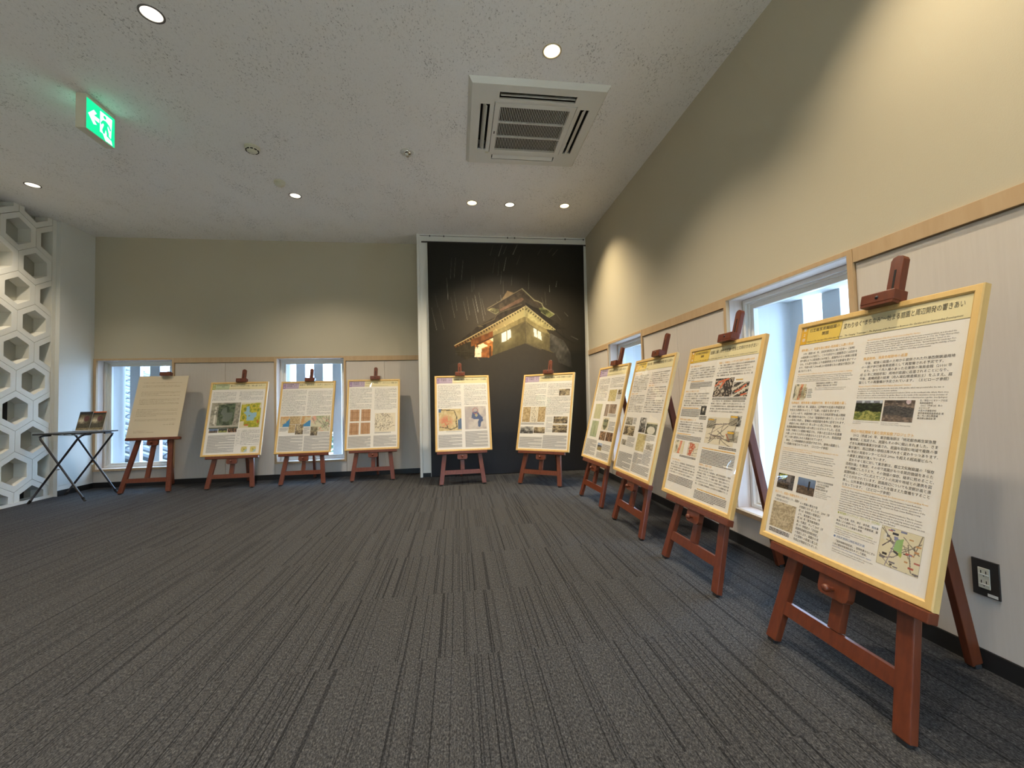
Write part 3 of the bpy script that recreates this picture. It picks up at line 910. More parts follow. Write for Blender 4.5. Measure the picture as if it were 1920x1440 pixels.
def art(kind, u, v, seed):
    """u right, v up, 0..1: colours of a printed picture"""
    n1 = rnd_noise(u, v, 4, seed); n2 = rnd_noise(u, v, 14, seed + 1); n3 = rnd_noise(u, v, 30, seed + 2, 2)
    s = lambda a, lo, hi: (a - lo) / (hi - lo)
    ones = np.ones(u.shape)
    if kind == 'garden':
        c = mixc(C3(52, 62, 26), C3(120, 130, 60), s(n2, .35, .65))
        top = 0.62 + 0.12 * (n1 - .5)
        c = np.where((v > top - .18)[..., None], mixc(C3(18, 24, 14), C3(52, 60, 34), s(n2, .4, .65)), c)
        c = np.where((v < .45 + .2 * (n1 - .5))[..., None], mixc(C3(92, 104, 50), C3(168, 162, 92), s(n2, .35, .65)), c)
        sky = v > .86 + .06 * (n1 - .5)
        bld = ((np.floor(u * 9 + seed) % 3) < 1.6) & (v < .97)
        c = np.where(sky[..., None], np.where(bld[..., None], C3(128, 128, 136), C3(190, 196, 204)), c)
    elif kind == 'excav':
        c = mixc(C3(92, 80, 72), C3(140, 122, 108), s(n2, .35, .65))
        d = np.abs(v - .48 - .06 * np.sin(u * 5)) < .22
        c = np.where(d[..., None], mixc(C3(56, 54, 54), C3(92, 88, 84), s(n3, .3, .7)), c)
        c = np.where((v > .86)[..., None], mixc(C3(56, 50, 48), C3(110, 96, 86), s(n2, .3, .7)), c)
        c = np.where((np.hypot(u - .8, (v - .93) * .7) < .08)[..., None], C3(196, 176, 180), c)
    elif kind == 'path':
        c = mixc(C3(44, 38, 28), C3(96, 82, 62), s(n2, .35, .65))
        c = np.where((np.hypot(u - .3, v - .85) < .24 + .1 * (n1 - .5))[..., None], mixc(C3(96, 104, 40), C3(190, 190, 90), s(n2, .3, .7)), c)
        c = np.where(((np.abs(u - .66) < .12) & (v > .5))[..., None], C3(120, 108, 94), c)
    elif kind == 'pier':
        c = mixc(C3(74, 92, 124), C3(120, 140, 168), s(v + .3 * (n1 - .5), .3, 1))
        c = np.where((v < .5 + .1 * (n2 - .5))[..., None], mixc(C3(70, 58, 48), C3(112, 92, 74), s(n2, .3, .7)), c)
        c = np.where(((np.abs(u - .66) < .05) & (v > .3) & (v < .85))[..., None], C3(40, 40, 46), c)
    elif kind == 'engrave':
        c = mixc(C3(150, 132, 104), C3(198, 180, 146), s(n3 * .6 + n2 * .4, .35, .62))
    elif kind in ('bw', 'sepia', 'grey'):
        a, b = {'bw': (C3(38, 36, 34), C3(205, 200, 188)), 'sepia': (C3(62, 52, 40), C3(206, 186, 146)), 'grey': (C3(108, 100, 88), C3(206, 198, 178))}[kind]
        c = mixc(a, b, s(n1 * .55 + n2 * .45 + .12 * (v - .5), .34, .66))
    elif kind == 'rail':
        c = mixc(C3(54, 46, 44), C3(200, 186, 164), s(n2 + .25 * (n1 - .5), .38, .62))
        for q in (-.1, .06, .2):
            d, _ = segdist(u, v, .45 + q, 1.05, .85 + q, -.05)
            c = np.where((d < .035)[..., None], C3(66, 60, 58), c)
        for a in ((.2, .8, .7, .95), (.35, .5, .55, .9), (.05, .62, .2, .7)):
            d, _ = segdist(u, v, *a)
            c = np.where((d < .045)[..., None], C3(206, 112, 78), c)
    elif kind == 'rail2':
        c = mixc(C3(60, 54, 52), C3(196, 184, 162), s(n2, .4, .6))
        for q in range(5):
            d, _ = segdist(u, v, -.1, -.3 + q * .24, 1.1, .5 + q * .24)
            c = np.where((d < .05)[..., None], C3(214, 204, 184) if q % 2 else C3(58, 54, 54), c)
        for a in ((.6, .12, .9, .2), (.55, .55, .8, .8), (.2, .35, .5, .5)):
            d, _ = segdist(u, v, *a)
            c = np.where((d < .05)[..., None], C3(208, 104, 70), c)
    elif kind in ('map', 'sketch', 'palemap', 'redmap', 'linemap'):
        basec = {'map': C3(216, 204, 170), 'sketch': C3(222, 210, 184), 'palemap': C3(208, 200, 168), 'redmap': C3(222, 210, 184), 'linemap': C3(220, 208, 182)}[kind]
        c = ones[..., None] * basec
        if kind == 'palemap':
            c = mixc(c, C3(160, 172, 128), s(n1, .45, .75) * (u + v > .8))
            c = mixc(c, C3(222, 160, 138), s(rnd_noise(u, v, 6, seed + 9), .55, .75))
        rs = np.random.RandomState(seed)
        for q in range(16 if kind != 'sketch' else 26):
            a = rs.rand(4) * 1.1 - .05
            if kind == 'sketch': a[2:] = a[:2] + (rs.rand(2) - .5) * .3
            d, _ = segdist(u + .03 * (n1 - .5), v + .08 * (n1 - .5), *a)
            c = np.where((d < .008 + .006 * rs.rand())[..., None], C3(128, 118, 104) if q % 4 else C3(96, 84, 92), c)
        if kind == 'sketch':
            c = mixc(c, C3(140, 128, 108), s(n3, .56, .70) * (np.hypot(u - .4, v - .55) < .5) * .7)
        if kind == 'map':
            for q in range(26):
                x, y, w, h = rs.rand(), rs.rand(), .03 + .05 * rs.rand(), .012 + .02 * rs.rand()
                col = [C3(176, 96, 80), C3(110, 104, 108), C3(128, 132, 160), C3(60, 54, 54), C3(190, 140, 90)][q % 5]
                c = np.where(((np.abs(u - x) < w) & (np.abs(v - y) < h))[..., None], col, c)
            c = np.where(inside(u, v, [(.40, .72), (.57, .80), (.56, .42), (.36, .46)])[..., None], C3(146, 178, 108), c)
            c = np.where(inside(u, v, [(.36, .46), (.54, .40), (.54, .34), (.38, .40)])[..., None], C3(50, 54, 46), c)
            c = np.where(inside(u, v, [(.50, .44), (.58, .42), (.56, .32), (.50, .36)])[..., None], C3(166, 176, 72), c)
            d = np.minimum(np.minimum(u, 1 - u), np.minimum(v, 1 - v)) < .008
            c = np.where(d[..., None], C3(120, 108, 92), c)
            d, _ = segdist(u, v, .40, .74, .22, .02); c = np.where((d < .012)[..., None], C3(150, 138, 144), c)
        if kind == 'redmap':
            m_ = inside(u, v, [(.15, .98), (.62, .9), (.75, .65), (.45, .25), (.4, .02), (.12, .05)]) & (n2 > .40)
            c = np.where(m_[..., None], C3(196, 92, 60), c)
        if kind == 'linemap':
            d, _ = segdist(u, v, .42, .5, .66, .30); c = np.where((d < .012)[..., None], C3(90, 80, 76), c)
            d, _ = segdist(u, v, .72, .42, .84, .22); c = np.where((d < .016)[..., None], C3(206, 100, 60), c)
    elif kind == 'orangemap':
        c = mixc(C3(214, 202, 172), C3(120, 118, 100), s(n1, .5, .7) * (u < .45))
        c = np.where(inside(u, v, [(.55, 1), (.75, 1), (.62, .02), (.40, .02)])[..., None], mixc(C3(206, 110, 76), C3(226, 170, 130), s(n2, .4, .6)), c)
        d, _ = segdist(u, v, .95, .95, .9, .2); c = np.where((d < .02)[..., None], C3(200, 190, 120), c)
    elif kind == 'reddist':
        c = ones[..., None] * C3(222, 210, 184)
    elif kind == 'aerial':
        c = mixc(C3(120, 116, 100), C3(168, 160, 140), s(n2, .35, .65))
        park = inside(u, v, [(.24, .92), (.82, .97), (.80, .14), (.24, .12)])
        c = np.where(park[..., None], mixc(C3(48, 62, 42), C3(92, 104, 76), s(n2, .4, .65)), c)
        pond = inside(u + .05 * (n1 - .5), v, [(.40, .78), (.50, .82), (.55, .62), (.74, .62), (.76, .42), (.58, .26), (.42, .30), (.44, .48), (.34, .60)])
        c = np.where(pond[..., None], C3(104, 110, 98), c)
        c = np.where(inside(u, v, [(.82, .95), (.92, .95), (.90, .10), (.80, .10)])[..., None], mixc(C3(130, 122, 110), C3(176, 166, 146), s(n3, .3, .7)), c)
        c = np.where(((np.abs(u - .16) < .035) & (v > .15) & (v < .9) & (n2 > .45))[..., None], C3(210, 202, 184), c)
        c = np.where((np.abs(v - .09) < .03)[..., None], C3(176, 168, 150), c)
        c = np.where((v < .05)[..., None], C3(70, 78, 60), c)
    elif kind == 'gmap':
        c = ones[..., None] * C3(216, 204, 170)
        land = inside(u, v, [(0, .92), (.93, 1), (.90, .80), (.99, .76), (.97, .02), (.45, .02), (.42, .10), (.22, .10), (.20, .26), (0, .24)])
        c = np.where(land[..., None], mixc(C3(150, 152, 40), C3(196, 182, 64), s(n2, .4, .6)), c)
        for x, y, rx, ry in ((.62, .86, .13, .09), (.16, .40, .10, .13), (.2, .74, .1, .1), (.85, .7, .1, .1)):
            q = ((u - x) / rx) ** 2 + ((v - y) / ry) ** 2
            c = np.where((q < 1)[..., None], C3(206, 178, 70), c); c = np.where((q < .5)[..., None], C3(134, 142, 48), c)
        pond = inside(u + .04 * (n1 - .5), v + .04 * (n1 - .5), [(.26, .84), (.40, .86), (.43, .62), (.55, .58), (.80, .62), (.78, .44), (.68, .38), (.68, .28), (.30, .26), (.32, .46), (.14, .60), (.24, .64)])
        c = np.where(pond[..., None], C3(146, 182, 196), c)
        c = np.where((np.hypot(u - .44, v - .47) < .035)[..., None], C3(150, 152, 50), c)
        c = np.where((inside(u, v, [(.22, .12), (.42, .13), (.42, .07), (.24, .08)]) | inside(u, v, [(.84, .30), (.92, .30), (.92, .18), (.84, .18)]))[..., None], C3(196, 104, 46), c)
    elif kind == 'disc':
        d = np.hypot(u - .5, v - .5)
        c = mixc(C3(212, 196, 120), C3(196, 176, 84), s(n2, .4, .6))
        c = np.where((u + (1 - v) > 1.35 + .2 * (n1 - .5))[..., None], C3(156, 188, 196), c)
        c = np.where((d < .07)[..., None], C3(96, 92, 50), c)
        c = np.where((d > .49)[..., None], C3(216, 204, 178), c)
    elif kind == 'coast':
        c = mixc(C3(198, 150, 96), C3(206, 190, 150), s(n1, .4, .65))
        c = np.where((u * .8 + (.9 - v) > .95 + .5 * (n1 - .5))[..., None], C3(66, 132, 178), c)
    elif kind == 'tan':
        c = mixc(C3(160, 134, 92), C3(200, 176, 132), s(n2, .38, .6))
    elif kind == 'brown':
        c = mixc(C3(176, 134, 96), C3(190, 150, 112), s(n2, .4, .6))
        c = np.where(((np.abs(np.abs(u - .5) - .28) < .02) | (np.abs(np.abs(v - .5) - .25) < .02))[..., None], C3(156, 114, 78), c)
    elif kind == 'palesepia':
        c = mixc(C3(184, 166, 110), C3(204, 190, 142), s(n2, .38, .6))
    elif kind == 'scroll':
        c = mixc(C3(176, 172, 128), C3(198, 192, 152), s(rnd_noise(u * 3, v * .6, 6, seed), .35, .65))
    elif kind == 'scroll2':
        c = mixc(C3(140, 154, 122), C3(178, 184, 146), s(rnd_noise(u * 3, v * .6, 6, seed), .35, .65))
    elif kind == 'cloth':
        c = mixc(C3(116, 96, 82), C3(168, 146, 122), s(rnd_noise(u * 4, v * .6, 5, seed), .35, .65))
    elif kind == 'fire':
        c = mixc(C3(50, 36, 28), C3(196, 150, 108), s(rnd_noise(u * 2, v * .7, 8, seed), .42, .72))
    elif kind == 'ruin':
        c = mixc(C3(120, 106, 62), C3(164, 146, 96), s(n2, .4, .6))
        c = np.where((v > .62)[..., None], C3(160, 176, 200), c)
        c = np.where(((v > .45) & (v < .78 - .2 * n1))[..., None], C3(60, 56, 58), c)
    elif kind == 'lawn':
        c = mixc(C3(40, 46, 34), C3(110, 112, 84), s(n2, .4, .62))
        c = np.where((((u - .5) / .36) ** 2 + ((v - .34) / .34) ** 2 < 1)[..., None], C3(210, 204, 186), c)
        c = np.where((v > .88)[..., None], C3(206, 196, 160), c)
    elif kind == 'portrait':
        c = mixc(C3(58, 56, 54), C3(120, 116, 108), s(n1, .4, .7) * (u > .6))
        c = np.where((v < .30 + .25 * (1 - np.abs(u - .5) * 3))[..., None], C3(36, 34, 34), c)
        c = np.where((((u - .47) / .15) ** 2 + ((v - .66) / .22) ** 2 < 1)[..., None], C3(196, 186, 166), c)
        c = np.where((((u - .47) / .17) ** 2 + ((v - .88) / .09) ** 2 < 1)[..., None], C3(62, 58, 54), c)
        c = np.where(((np.abs(u - .46) < .04) & (v < .46) & (v > .28))[..., None], C3(190, 182, 166), c)
    elif kind == 'pot':
        c = ones[..., None] * C3(216, 204, 176)
        w = np.where(v > .35, .38 - .10 * np.abs(v - .6), .38 * np.clip(v / .35, 0, 1) ** .6)
        c = np.where(((np.abs(u - .5) < w) & (v < .84))[..., None], mixc(C3(56, 62, 42), C3(130, 134, 96), s(n2 + .3 * (np.abs(v - .5) < .12), .4, .75)), c)
        c = np.where(((np.abs(np.abs(u - .5) - .12) < .05) & (v > .84) & (v < .95))[..., None], C3(92, 92, 72), c)
    elif kind == 'oldmap':
        c = mixc(C3(196, 172, 120), C3(214, 194, 146), s(n2, .4, .6))
        c = mixc(c, C3(206, 132, 98), s(.35 - np.hypot(u - .32, v - .42), .0, .2) * (n2 > .42))
        c = np.where(((u > .85) & (v < .55) & (v > .05))[..., None], C3(92, 112, 138), c)
        c = np.where(((u < .12) & (v > .84))[..., None], C3(92, 112, 138), c)
        c = np.where((inside(u, v, [(.74, .80), (.98, .70), (.90, .48), (.72, .56)]))[..., None], C3(210, 190, 142), c)
        ed = [(.12, .96), (.68, .92), (.80, .60), (.76, .36), (.80, .16), (.52, .05), (.40, .12), (.06, .18)]
        for a, b in zip(ed, ed[1:]):
            d, _ = segdist(u, v, *a, *b); c = np.where((d < .018)[..., None], C3(84, 74, 56), c)
        c = np.where((inside(u, v, [(.36, .3), (.46, .26), (.44, .12), (.34, .16)]) & (n2 > .45))[..., None], C3(48, 42, 36), c)
    elif kind == 'blueplan':
        c = mixc(C3(178, 168, 162), C3(204, 194, 182), s(n1, .4, .7))
        p1 = inside(u + .06 * (n1 - .5), v, [(.36, .74), (.62, .78), (.70, .64), (.84, .50), (.86, .36), (.76, .30), (.72, .08), (.62, .10), (.62, .30), (.66, .44), (.46, .42), (.30, .50)])
        c = np.where(p1[..., None], C3(84, 98, 132), c)
        c = np.where((np.hypot((u - .54) * 1.2, v - .60) < .07)[..., None], C3(176, 170, 140), c)
        c = np.where((np.abs(np.hypot(u - .5, v - .8) - .12) < .012)[..., None], C3(180, 110, 100), c)
        d, _ = segdist(u, v, .6, 1, .6, .8); c = np.where((d < .012)[..., None], C3(150, 140, 138), c)
    elif kind == 'page':
        c = mixc(C3(50, 46, 40), C3(96, 86, 62), s(n1 * .6 + n2 * .4, .35, .7))
        g = np.exp(-(((u - .28) / .30) ** 2 + ((v - .52) / .18) ** 2))
        c = mixc(c, C3(222, 208, 176), g * (.6 + .6 * n2))
        c = np.where((np.hypot((u - .62) / 1.0, (v - .62) * 1.3) < .2)[..., None], mixc(c, C3(92, 48, 52), ones * .7), c)
        c = np.where((v < .34)[..., None], mixc(C3(64, 62, 54), C3(92, 86, 70), s(n3, .3, .7)), c)
        c = np.where(((v > .86))[..., None], C3(44, 44, 44), c)
        c = np.where((v < .13)[..., None], mixc(C3(110, 100, 76), C3(150, 134, 100), s(n2, .4, .6)), c)
    else:
        c = mixc(C3(120, 110, 90), C3(190, 180, 150), s(n2, .4, .6))
    return c

GAIN = 1.0
def print_mesh(name, nx, ny, place, colour, material):
    """grid mesh with a colour per vertex; place(u,v)->xyz arrays, colour(u,v)->sRGB"""
    u, v = np.meshgrid(np.linspace(0, 1, nx + 1), np.linspace(0, 1, ny + 1))
    u, v = u.ravel(), v.ravel()
    co = place(u, v)
    i = np.arange(nx * ny); r, c = i // nx, i % nx
    a = r * (nx + 1) + c
    idx = np.stack([a, a + 1, a + nx + 2, a + nx + 1], 1).ravel().astype(np.int32)
    me = bpy.data.meshes.new(name)
    me.vertices.add(len(u)); me.vertices.foreach_set('co', co.astype(np.float32).ravel())
    me.loops.add(len(idx)); me.loops.foreach_set('vertex_index', idx)
    me.polygons.add(nx * ny); me.polygons.foreach_set('loop_start', (np.arange(nx * ny) * 4).astype(np.int32))
    me.update(); me.validate()
    at = me.color_attributes.new('print', 'FLOAT_COLOR', 'POINT')
    rgb = np.clip(linA(colour(u, v)) * GAIN, 0, 0.9)
    at.data.foreach_set('color', np.concatenate([rgb, np.ones((len(u), 1))], 1).astype(np.float32).ravel())
    me.materials.append(MATS[material])
    return me

NS = -0.0162   # depth of the printed sheet inside the frame (n axis; front of frame is -0.022)
def picture(sheet, kind, u0, u1, v0, v1, res, seed, w=0.62, quad=None, n=None):
    """a printed picture on the sheet, millimetres from the lower left corner of the frame"""
    nn = (NS if n is None else n) - 0.0004
    nx = max(4, int((u1 - u0) / res)); ny = max(4, int((v1 - v0) / res))
    asp = (u1 - u0) / max(1.0, (v1 - v0))
    def place(u, v):
        return np.stack([u0 / 1000 - w / 2 + u * (u1 - u0) / 1000, np.full_like(u, nn), v0 / 1000 + v * (v1 - v0) / 1000], 1)
    me = print_mesh('picture', nx, ny, place, lambda u, v: art(kind, u, v, seed), 'printed_paper')
    return link('picture', me, sheet)

def rects(name, sheet, material, rs, w=0.62, n=None):
    """flat printed rectangles/quads, (u0,u1,v0,v1) in mm or list of points"""
    nn = (NS if n is None else n) - 0.0005
    vs, fs = [], []
    for r in rs:
        pts = [(r[0], r[2]), (r[1], r[2]), (r[1], r[3]), (r[0], r[3])] if not isinstance(r[0], tuple) else r
        b = len(vs)
        for a, c in pts: vs.append((a / 1000 - w / 2, nn, c / 1000))
        fs.append(tuple(range(b, b + len(pts))))
    me = bpy.data.meshes.new(name); me.from_pydata(vs, [], fs); me.update()
    return link(name, me, sheet, material)

def text(sheet, lines, u0, u1, vtop, pitch, size, material='ink', w=0.62, n=None, res=1, justify=True, name='lettering', slant=0.0):
    """typeset lines: left u0, longest line ends at u1 (mm), first line's top at vtop, pitch mm"""
    cu = bpy.data.curves.new('type', 'FONT')
    cu.body = lines; cu.size = 1.0; cu.resolution_u = res; cu.space_line = pitch / size; cu.shear = slant
    to = bpy.data.objects.new('type', cu); COL.objects.link(to)
    d = bpy.context.evaluated_depsgraph_get()
    me = bpy.data.meshes.new_from_object(to.evaluated_get(d))
    bpy.data.objects.remove(to); bpy.data.curves.remove(cu)
    nv = len(me.vertices)
    co = np.empty(nv * 3, np.float32); me.vertices.foreach_get('co', co); co = co.reshape(-1, 3)
    x0, x1 = co[:, 0].min(), co[:, 0].max()
    sx = (u1 - u0) / (x1 - x0) if justify else size
    nn = (NS if n is None else n) - 0.0007
    new = np.stack([(u0 + (co[:, 0] - x0) * sx) / 1000 - w / 2, np.full(nv, nn), (vtop - size * 0.8 + co[:, 1] * size) / 1000], 1)
    me.vertices.foreach_set('co', new.astype(np.float32).ravel())
    me.materials.clear(); me.name = name
    me.update()
    return link(name, me, sheet, material)

def greek(sheet, u0, u1, v1, v0, pitch, hgt, material, seed, jp=False, w=0.62, n=None, para=5, ragged=0.3):
    """body copy too small to read: short printed dashes in rows"""
    rs = np.random.RandomState(seed)
    out = []
    y = v1; row = 0
    while y - hgt > v0:
        x = u0 + (4 if (jp and row % para == 0) else 0)
        end = u1 if (row + 1) % para else u0 + (u1 - u0) * (0.3 + 0.6 * rs.rand())
        while x < end - 2:
            if jp:
                l = 1.6 + 6.5 * rs.rand() ** 3 + 0.6; g = 1.6 + 3.6 * rs.rand() ** 2
                h = hgt * (0.35 + 0.5 * rs.rand())
            else:
                l = 5 + 14 * rs.rand(); g = 1.6; h = hgt
            l = min(l, end - x)
            out.append((x, x + l, y - hgt / 2 - h / 2, y - hgt / 2 + h / 2))
            x += l + g
        y -= pitch; row += 1
    if out: return rects('body_text', sheet, material, out, w, n)

# ================================================================== POSTERS
for nm, c in (('band_cream', (226, 212, 164)), ('chip_yellow', (224, 190, 84)), ('strip_yellow', (218, 166, 34)), ('chip_purple', (186, 166, 184)), ('strip_purple', (148, 118, 158)),
              ('chip_green', (186, 194, 150)), ('strip_green', (172, 176, 92)), ('rule_dark', (84, 74, 44))):
    mat(nm, lin(c), 0.7)

FRAME_ME = None
def frame_mesh():
    w, h, f = 0.31, 0.867, 0.0225
    n0, n1 = -0.022, -0.0005
    bm = bmesh.new()
    outer = [(-w, 0), (w, 0), (w, h), (-w, h)]
    inner = [(-w + f, f), (w - f, f), (w - f, h - f), (-w + f, h - f)]
    for k in range(4):
        j = (k + 1) % 4
        # rounded moulding: outer edge, crown, inner edge, each member mitred
        def pt(t, n, i):
            return (outer[i][0] * (1 - t) + inner[i][0] * t, n, outer[i][1] * (1 - t) + inner[i][1] * t)
        prof = [(0.0, n1), (0.0, n0 + 0.003), (0.12, n0), (0.78, n0), (0.96, n0 + 0.0025), (1.0, n0 + 0.0055), (1.0, n1)]
        A = [bm.verts.new(pt(t, n, k)) for t, n in prof]
        C = [bm.verts.new(pt(t, n, j)) for t, n in prof]
        for a in range(len(prof)):
            b = (a + 1) % len(prof)
            bm.faces.new((A[a], C[a], C[b], A[b]))
        bm.faces.new(A); bm.faces.new(C[::-1])
    bmesh.ops.recalc_face_normals(bm, faces=bm.faces[:])
    return tomesh(bm, 'frame')
FRAME_ME = frame_mesh(); FRAME_ME.materials.append(MATS['frame_wood'])
bm = bmesh.new(); B(bm, -0.289, 0.289, -0.0162, -0.004, 0.021, 0.846)
SHEET_ME = tomesh(bm, 'sheet'); SHEET_ME.materials.append(MATS['sheet_white'])
bm = bmesh.new(); B(bm, -0.2885, 0.2885, -0.0039, -0.0015, 0.0215, 0.8455)
BACK_ME = tomesh(bm, 'backing_board'); BACK_ME.materials.append(MATS['jamb_wood'])
bm = bmesh.new()
bm.faces.new([bm.verts.new(p) for p in ((-0.288, -0.0180, 0.022), (0.288, -0.0180, 0.022), (0.288, -0.0180, 0.845), (-0.288, -0.0180, 0.845))])
GLAZE_ME = tomesh(bm, 'glazing'); GLAZE_ME.materials.append(MATS['acrylic'])

def framed(i, series, title, chip, eng=None, title_u=(213, 580)):
    o = poster_root(i)
    link('frame', FRAME_ME, o); link('backing_board', BACK_ME, o); link('glazing', GLAZE_ME, o)
    sh = link('sheet', SHEET_ME, o)
    rects('header_band', sh, 'band_cream', [(202, 598, 776, 846)])
    rects('header_tab', sh, 'chip_' + series, [[(52, 776), (199, 776), (205, 846), (52, 846)]])
    rects('header_strip', sh, 'strip_' + series, [(22, 52, 776, 846)])
    if series == 'yellow':
        rects('header_rule', sh, 'rule_dark', [(22, 598, 775, 776.4), [(198, 776), (199.4, 776), (205.4, 846), (204, 846)], (51.4, 52.4, 776, 846)])
    text(sh, '第\n２\n章', 30, 45, 843, 21, 15, 'ink_white', n=NS - 0.0003)
    text(sh, chip, 62, 195, 836, 20, 15, 'ink', n=NS - 0.0003)
    text(sh, title, title_u[0], title_u[1], 830, 26, 22, 'ink', res=2, n=NS - 0.0003)
    if eng:
        text(sh, eng, 56, 580, 789, 9, 8.5, 'ink', n=NS - 0.0003, slant=0.25)
    else:
        greek(sh, 58, 578, 788, 780, 9, 3, 'ink_grey', i + 50, n=NS - 0.0003, para=1)
    return sh

# ---- nearest poster
J1 = '　1970（昭和 45）年、浜松町駅西口に高さ日本一（当時）\nの超高層ビルが竣工し、これを皮切りに庭園周辺には四方を\n取り囲むように超高層ビルが竣工、庭園内からの景観は阻害\nされ、ビル風や日陰により庭園環境は大きな影響を受けてい\nます。今後も高さ 200m以上の超高層ビルの建設が周辺に計\n画されています。'
J2 = '　1979（昭和 54）年、庭園は、江戸時代大名庭の作庭技法\nを伝える貴重なものとして「名勝」の指定を受けます。\n　しかし一方で、本園西側に建つビルと浜松町駅を結ぶ跨線\n橋の整備が計画され、これは「庭園環境を損なう」という多\nくの意見に考慮し、整備前の発掘調査を条件に認可されます。\n　調査は 1982（昭和 57）年 6 月〜12 月に行われ、都内大\n名屋敷遺構本格的調査の初の例といえるものでした。石垣、\n水路、中橋などの遺構が確認され、多数の出土品は大名屋敷\nの暮しぶりをうかがえる貴重なものとなりました。発掘調査\nはこの後も数次にわたり実施されています。\n　現在、この跨線橋撤去は民間が予定され、跡地の庭園とし\nての整備が計画されています。（エピローグ参照）'
J3 = '　今後、戦後に庭園の土地から提供された外港西側鉄道用地\nの一部が歩行者専用道路として再整備される予定です。\n　また、かつて舟入場のあった北東側の海員会館（2010/ 平\n成 22 年に閉館移転）用地が庭園に返還されることになり、\n今後、遺構調査の結果（舟入場石積遺構出土）をふまえ、庭\n園としての再整備が予定されています。（エピローグ参照）'
J4 = '　2012（平成 24）年、東京臨海部は「特定都市再生緊急整\n備地域」に指定され、庭園もその中に組込まれました。さま\nざまな再開発事業が計画され、庭園を取囲む地域で複数の事\n業が進行、周辺環境の様相は再び大きく変わりつつあります。\n50 年前の貿易センタービルは 200m を超える超高層ビルへ\nの建替え建設が進んでいます。\n　変わりゆく街に対して東京都は、都立文化財庭園の「保存\n活用計画」を策定、その中で庭園がもつ本質的価値をあらた\nめて明確にしたうえで、その価値の保存、継承に努めること、\n庭園利用のニーズに応えてソフトの充実や地域との連携を図\nることが示されています。庭園周辺についても景観計画と連\n携し、公共事業も民間事業もこれを踏まえた整備をすること\nとなっています。（エピローグ参照）'
EN = ['The construction of high-rise buildings around the garden has become a recent problem, as it blocked the',
      'view from the garden and resulted in strong winds from the sea. However, in 1996, the Tokyo Metropolitan',
      'government enacted the “Tokyo Metropolitan Government Ordinance on Landscape” based on the',
      'Landscape Act enacted in 2004. In 2007, with the establishment of the “Special District for Landscape For-',
      'mation Around Cultural Property Gardens,” regulations were put in place restricting the visibility of build-',
      'ings from the garden and the prohibition of installation of rooftop advertisements.']
EN2 = ['In the future, part of the railway land on the west side of the garden, which was provided after the war, is',
       'scheduled to be redeveloped as a pedestrian walkway.',
       'In addition, the site of the Kaiin Kaikan (closed and relocated in 2010) on the northeast side, where there once',
       'was a boat entrance, will be returned to the garden. Based on the results of the excavation survey (remains of',
       'the stone walls found at the boat entrance), the site is scheduled to be redeveloped as a garden. (see Epilogue)']
EN3 = ['In 2012, the Tokyo waterfront area was designated as a “Specific Urban Renaissance Urgent Redevelop-',
       'ment Area,” including the conservation of gardens within its scope. Various redevelopment projects are',
       'planned, and multiple projects are underway in the areas surrounding the garden, and the appearance of the',
       'surrounding environment is again changing dramatically. The 50-year-old Trade Center Building is being',
       'replaced by a super high-rise building over 200 meters tall.',
       'In response to the changing city, the Tokyo Metropolitan Government has formulated a “Plan for Conser-',
       'vation and Utilization” for the gardens that have been designated as cultural properties. It aims to preserve',
       'and inherit the value of the parks, and strive to utilize gardens not only for enhancing services and collabo-',
       'rating with the local community. For the areas surrounding the garden, both public and private works are now',
       'planned to be promoted in accordance with the landscape plan. (see Epilogue)']
jn = '\n'.join
s10 = framed(9, 'yellow', '変わりゆく“まちなみ”〜始まる庭園と周辺開発の響きあい', '旧芝離宮恩賜庭園の\n　　　　開園',
             'Chapter 2: The Opening of Kyu-Shiba-rikyu Garden    The Changing “Townscape” - The Beginning of the Resonance Between the Garden and its Surrounding Development', (212, 580))
tx = lambda *a, **k: text(s10, *a, **k)
tx('開発著しい、眺望を阻む開発−超高層ビル群の形成', 38, 262, 756, 12, 11, 'ink_orange')
tx(J1, 40, 282, 740, 13.9, 10.2)
tx('Rapid Construction Surrounding the Garden - The Construction Boom of High-rise Buildings', 42, 276, 656, 7, 6.4, 'ink_orange')
tx(jn(EN[:4]), 41, 280, 647, 6.9, 6.2)
picture(s10, 'orangemap', 36, 92, 549, 613, 1.5, 31); picture(s10, 'map', 60, 98, 556, 598, 2, 33)
rects('map_key', s10, 'ink_grey', [(98, 100, 590 - 6 * q, 592.5 - 6 * q) for q in range(6)] + [(104, 122 + (q % 3) * 2, 590 - 6 * q, 592 - 6 * q) for q in range(6)])
tx('芝離宮庭園周辺の超高層ビル（現在）\n（庭園周辺の開発計画に基づき作成）', 135, 226, 616, 9, 7)
tx('Map of high-rise buildings surrounding the garden (present)\nCreated based on development plans around the garden', 135, 262, 598, 6.5, 5.5, 'ink_grey')
tx('名勝指定、開発事業の庭園内外地、甦る大名屋敷の暮し', 35, 276, 543, 12, 11, 'ink_orange')
tx(J2, 34, 283, 527, 13.4, 10.2)
tx('Designated as a Place of Scenic Beauty, The Trace of the Footbridge Bridge Swapped to the Gar-\nden, and the Return to the Life of Daimyo’s Residence', 36, 282, 361, 7.5, 6.4, 'ink_orange')
tx(jn(EN3[:10]), 36, 281, 345, 7.6, 6.2)
picture(s10, 'path', 38, 118, 201, 257, 1.5, 41); picture(s10, 'pier', 135, 212, 200, 258, 1.5, 43)
tx('発掘された鉄道関係遺構\n（2017 年 旧芝離宮\n庭園発掘調査）\n東京都公園協会 蔵', 216, 280, 259, 8.5, 7)
tx('Remains of railway\nfrom the excavation survey\nof the garden in 2017\nTokyo park collection', 216, 280, 224, 6, 5.2, 'ink_grey')
tx('始まった、庭園の景観を守るとりくみ', 37, 190, 190, 12, 11, 'ink_orange')
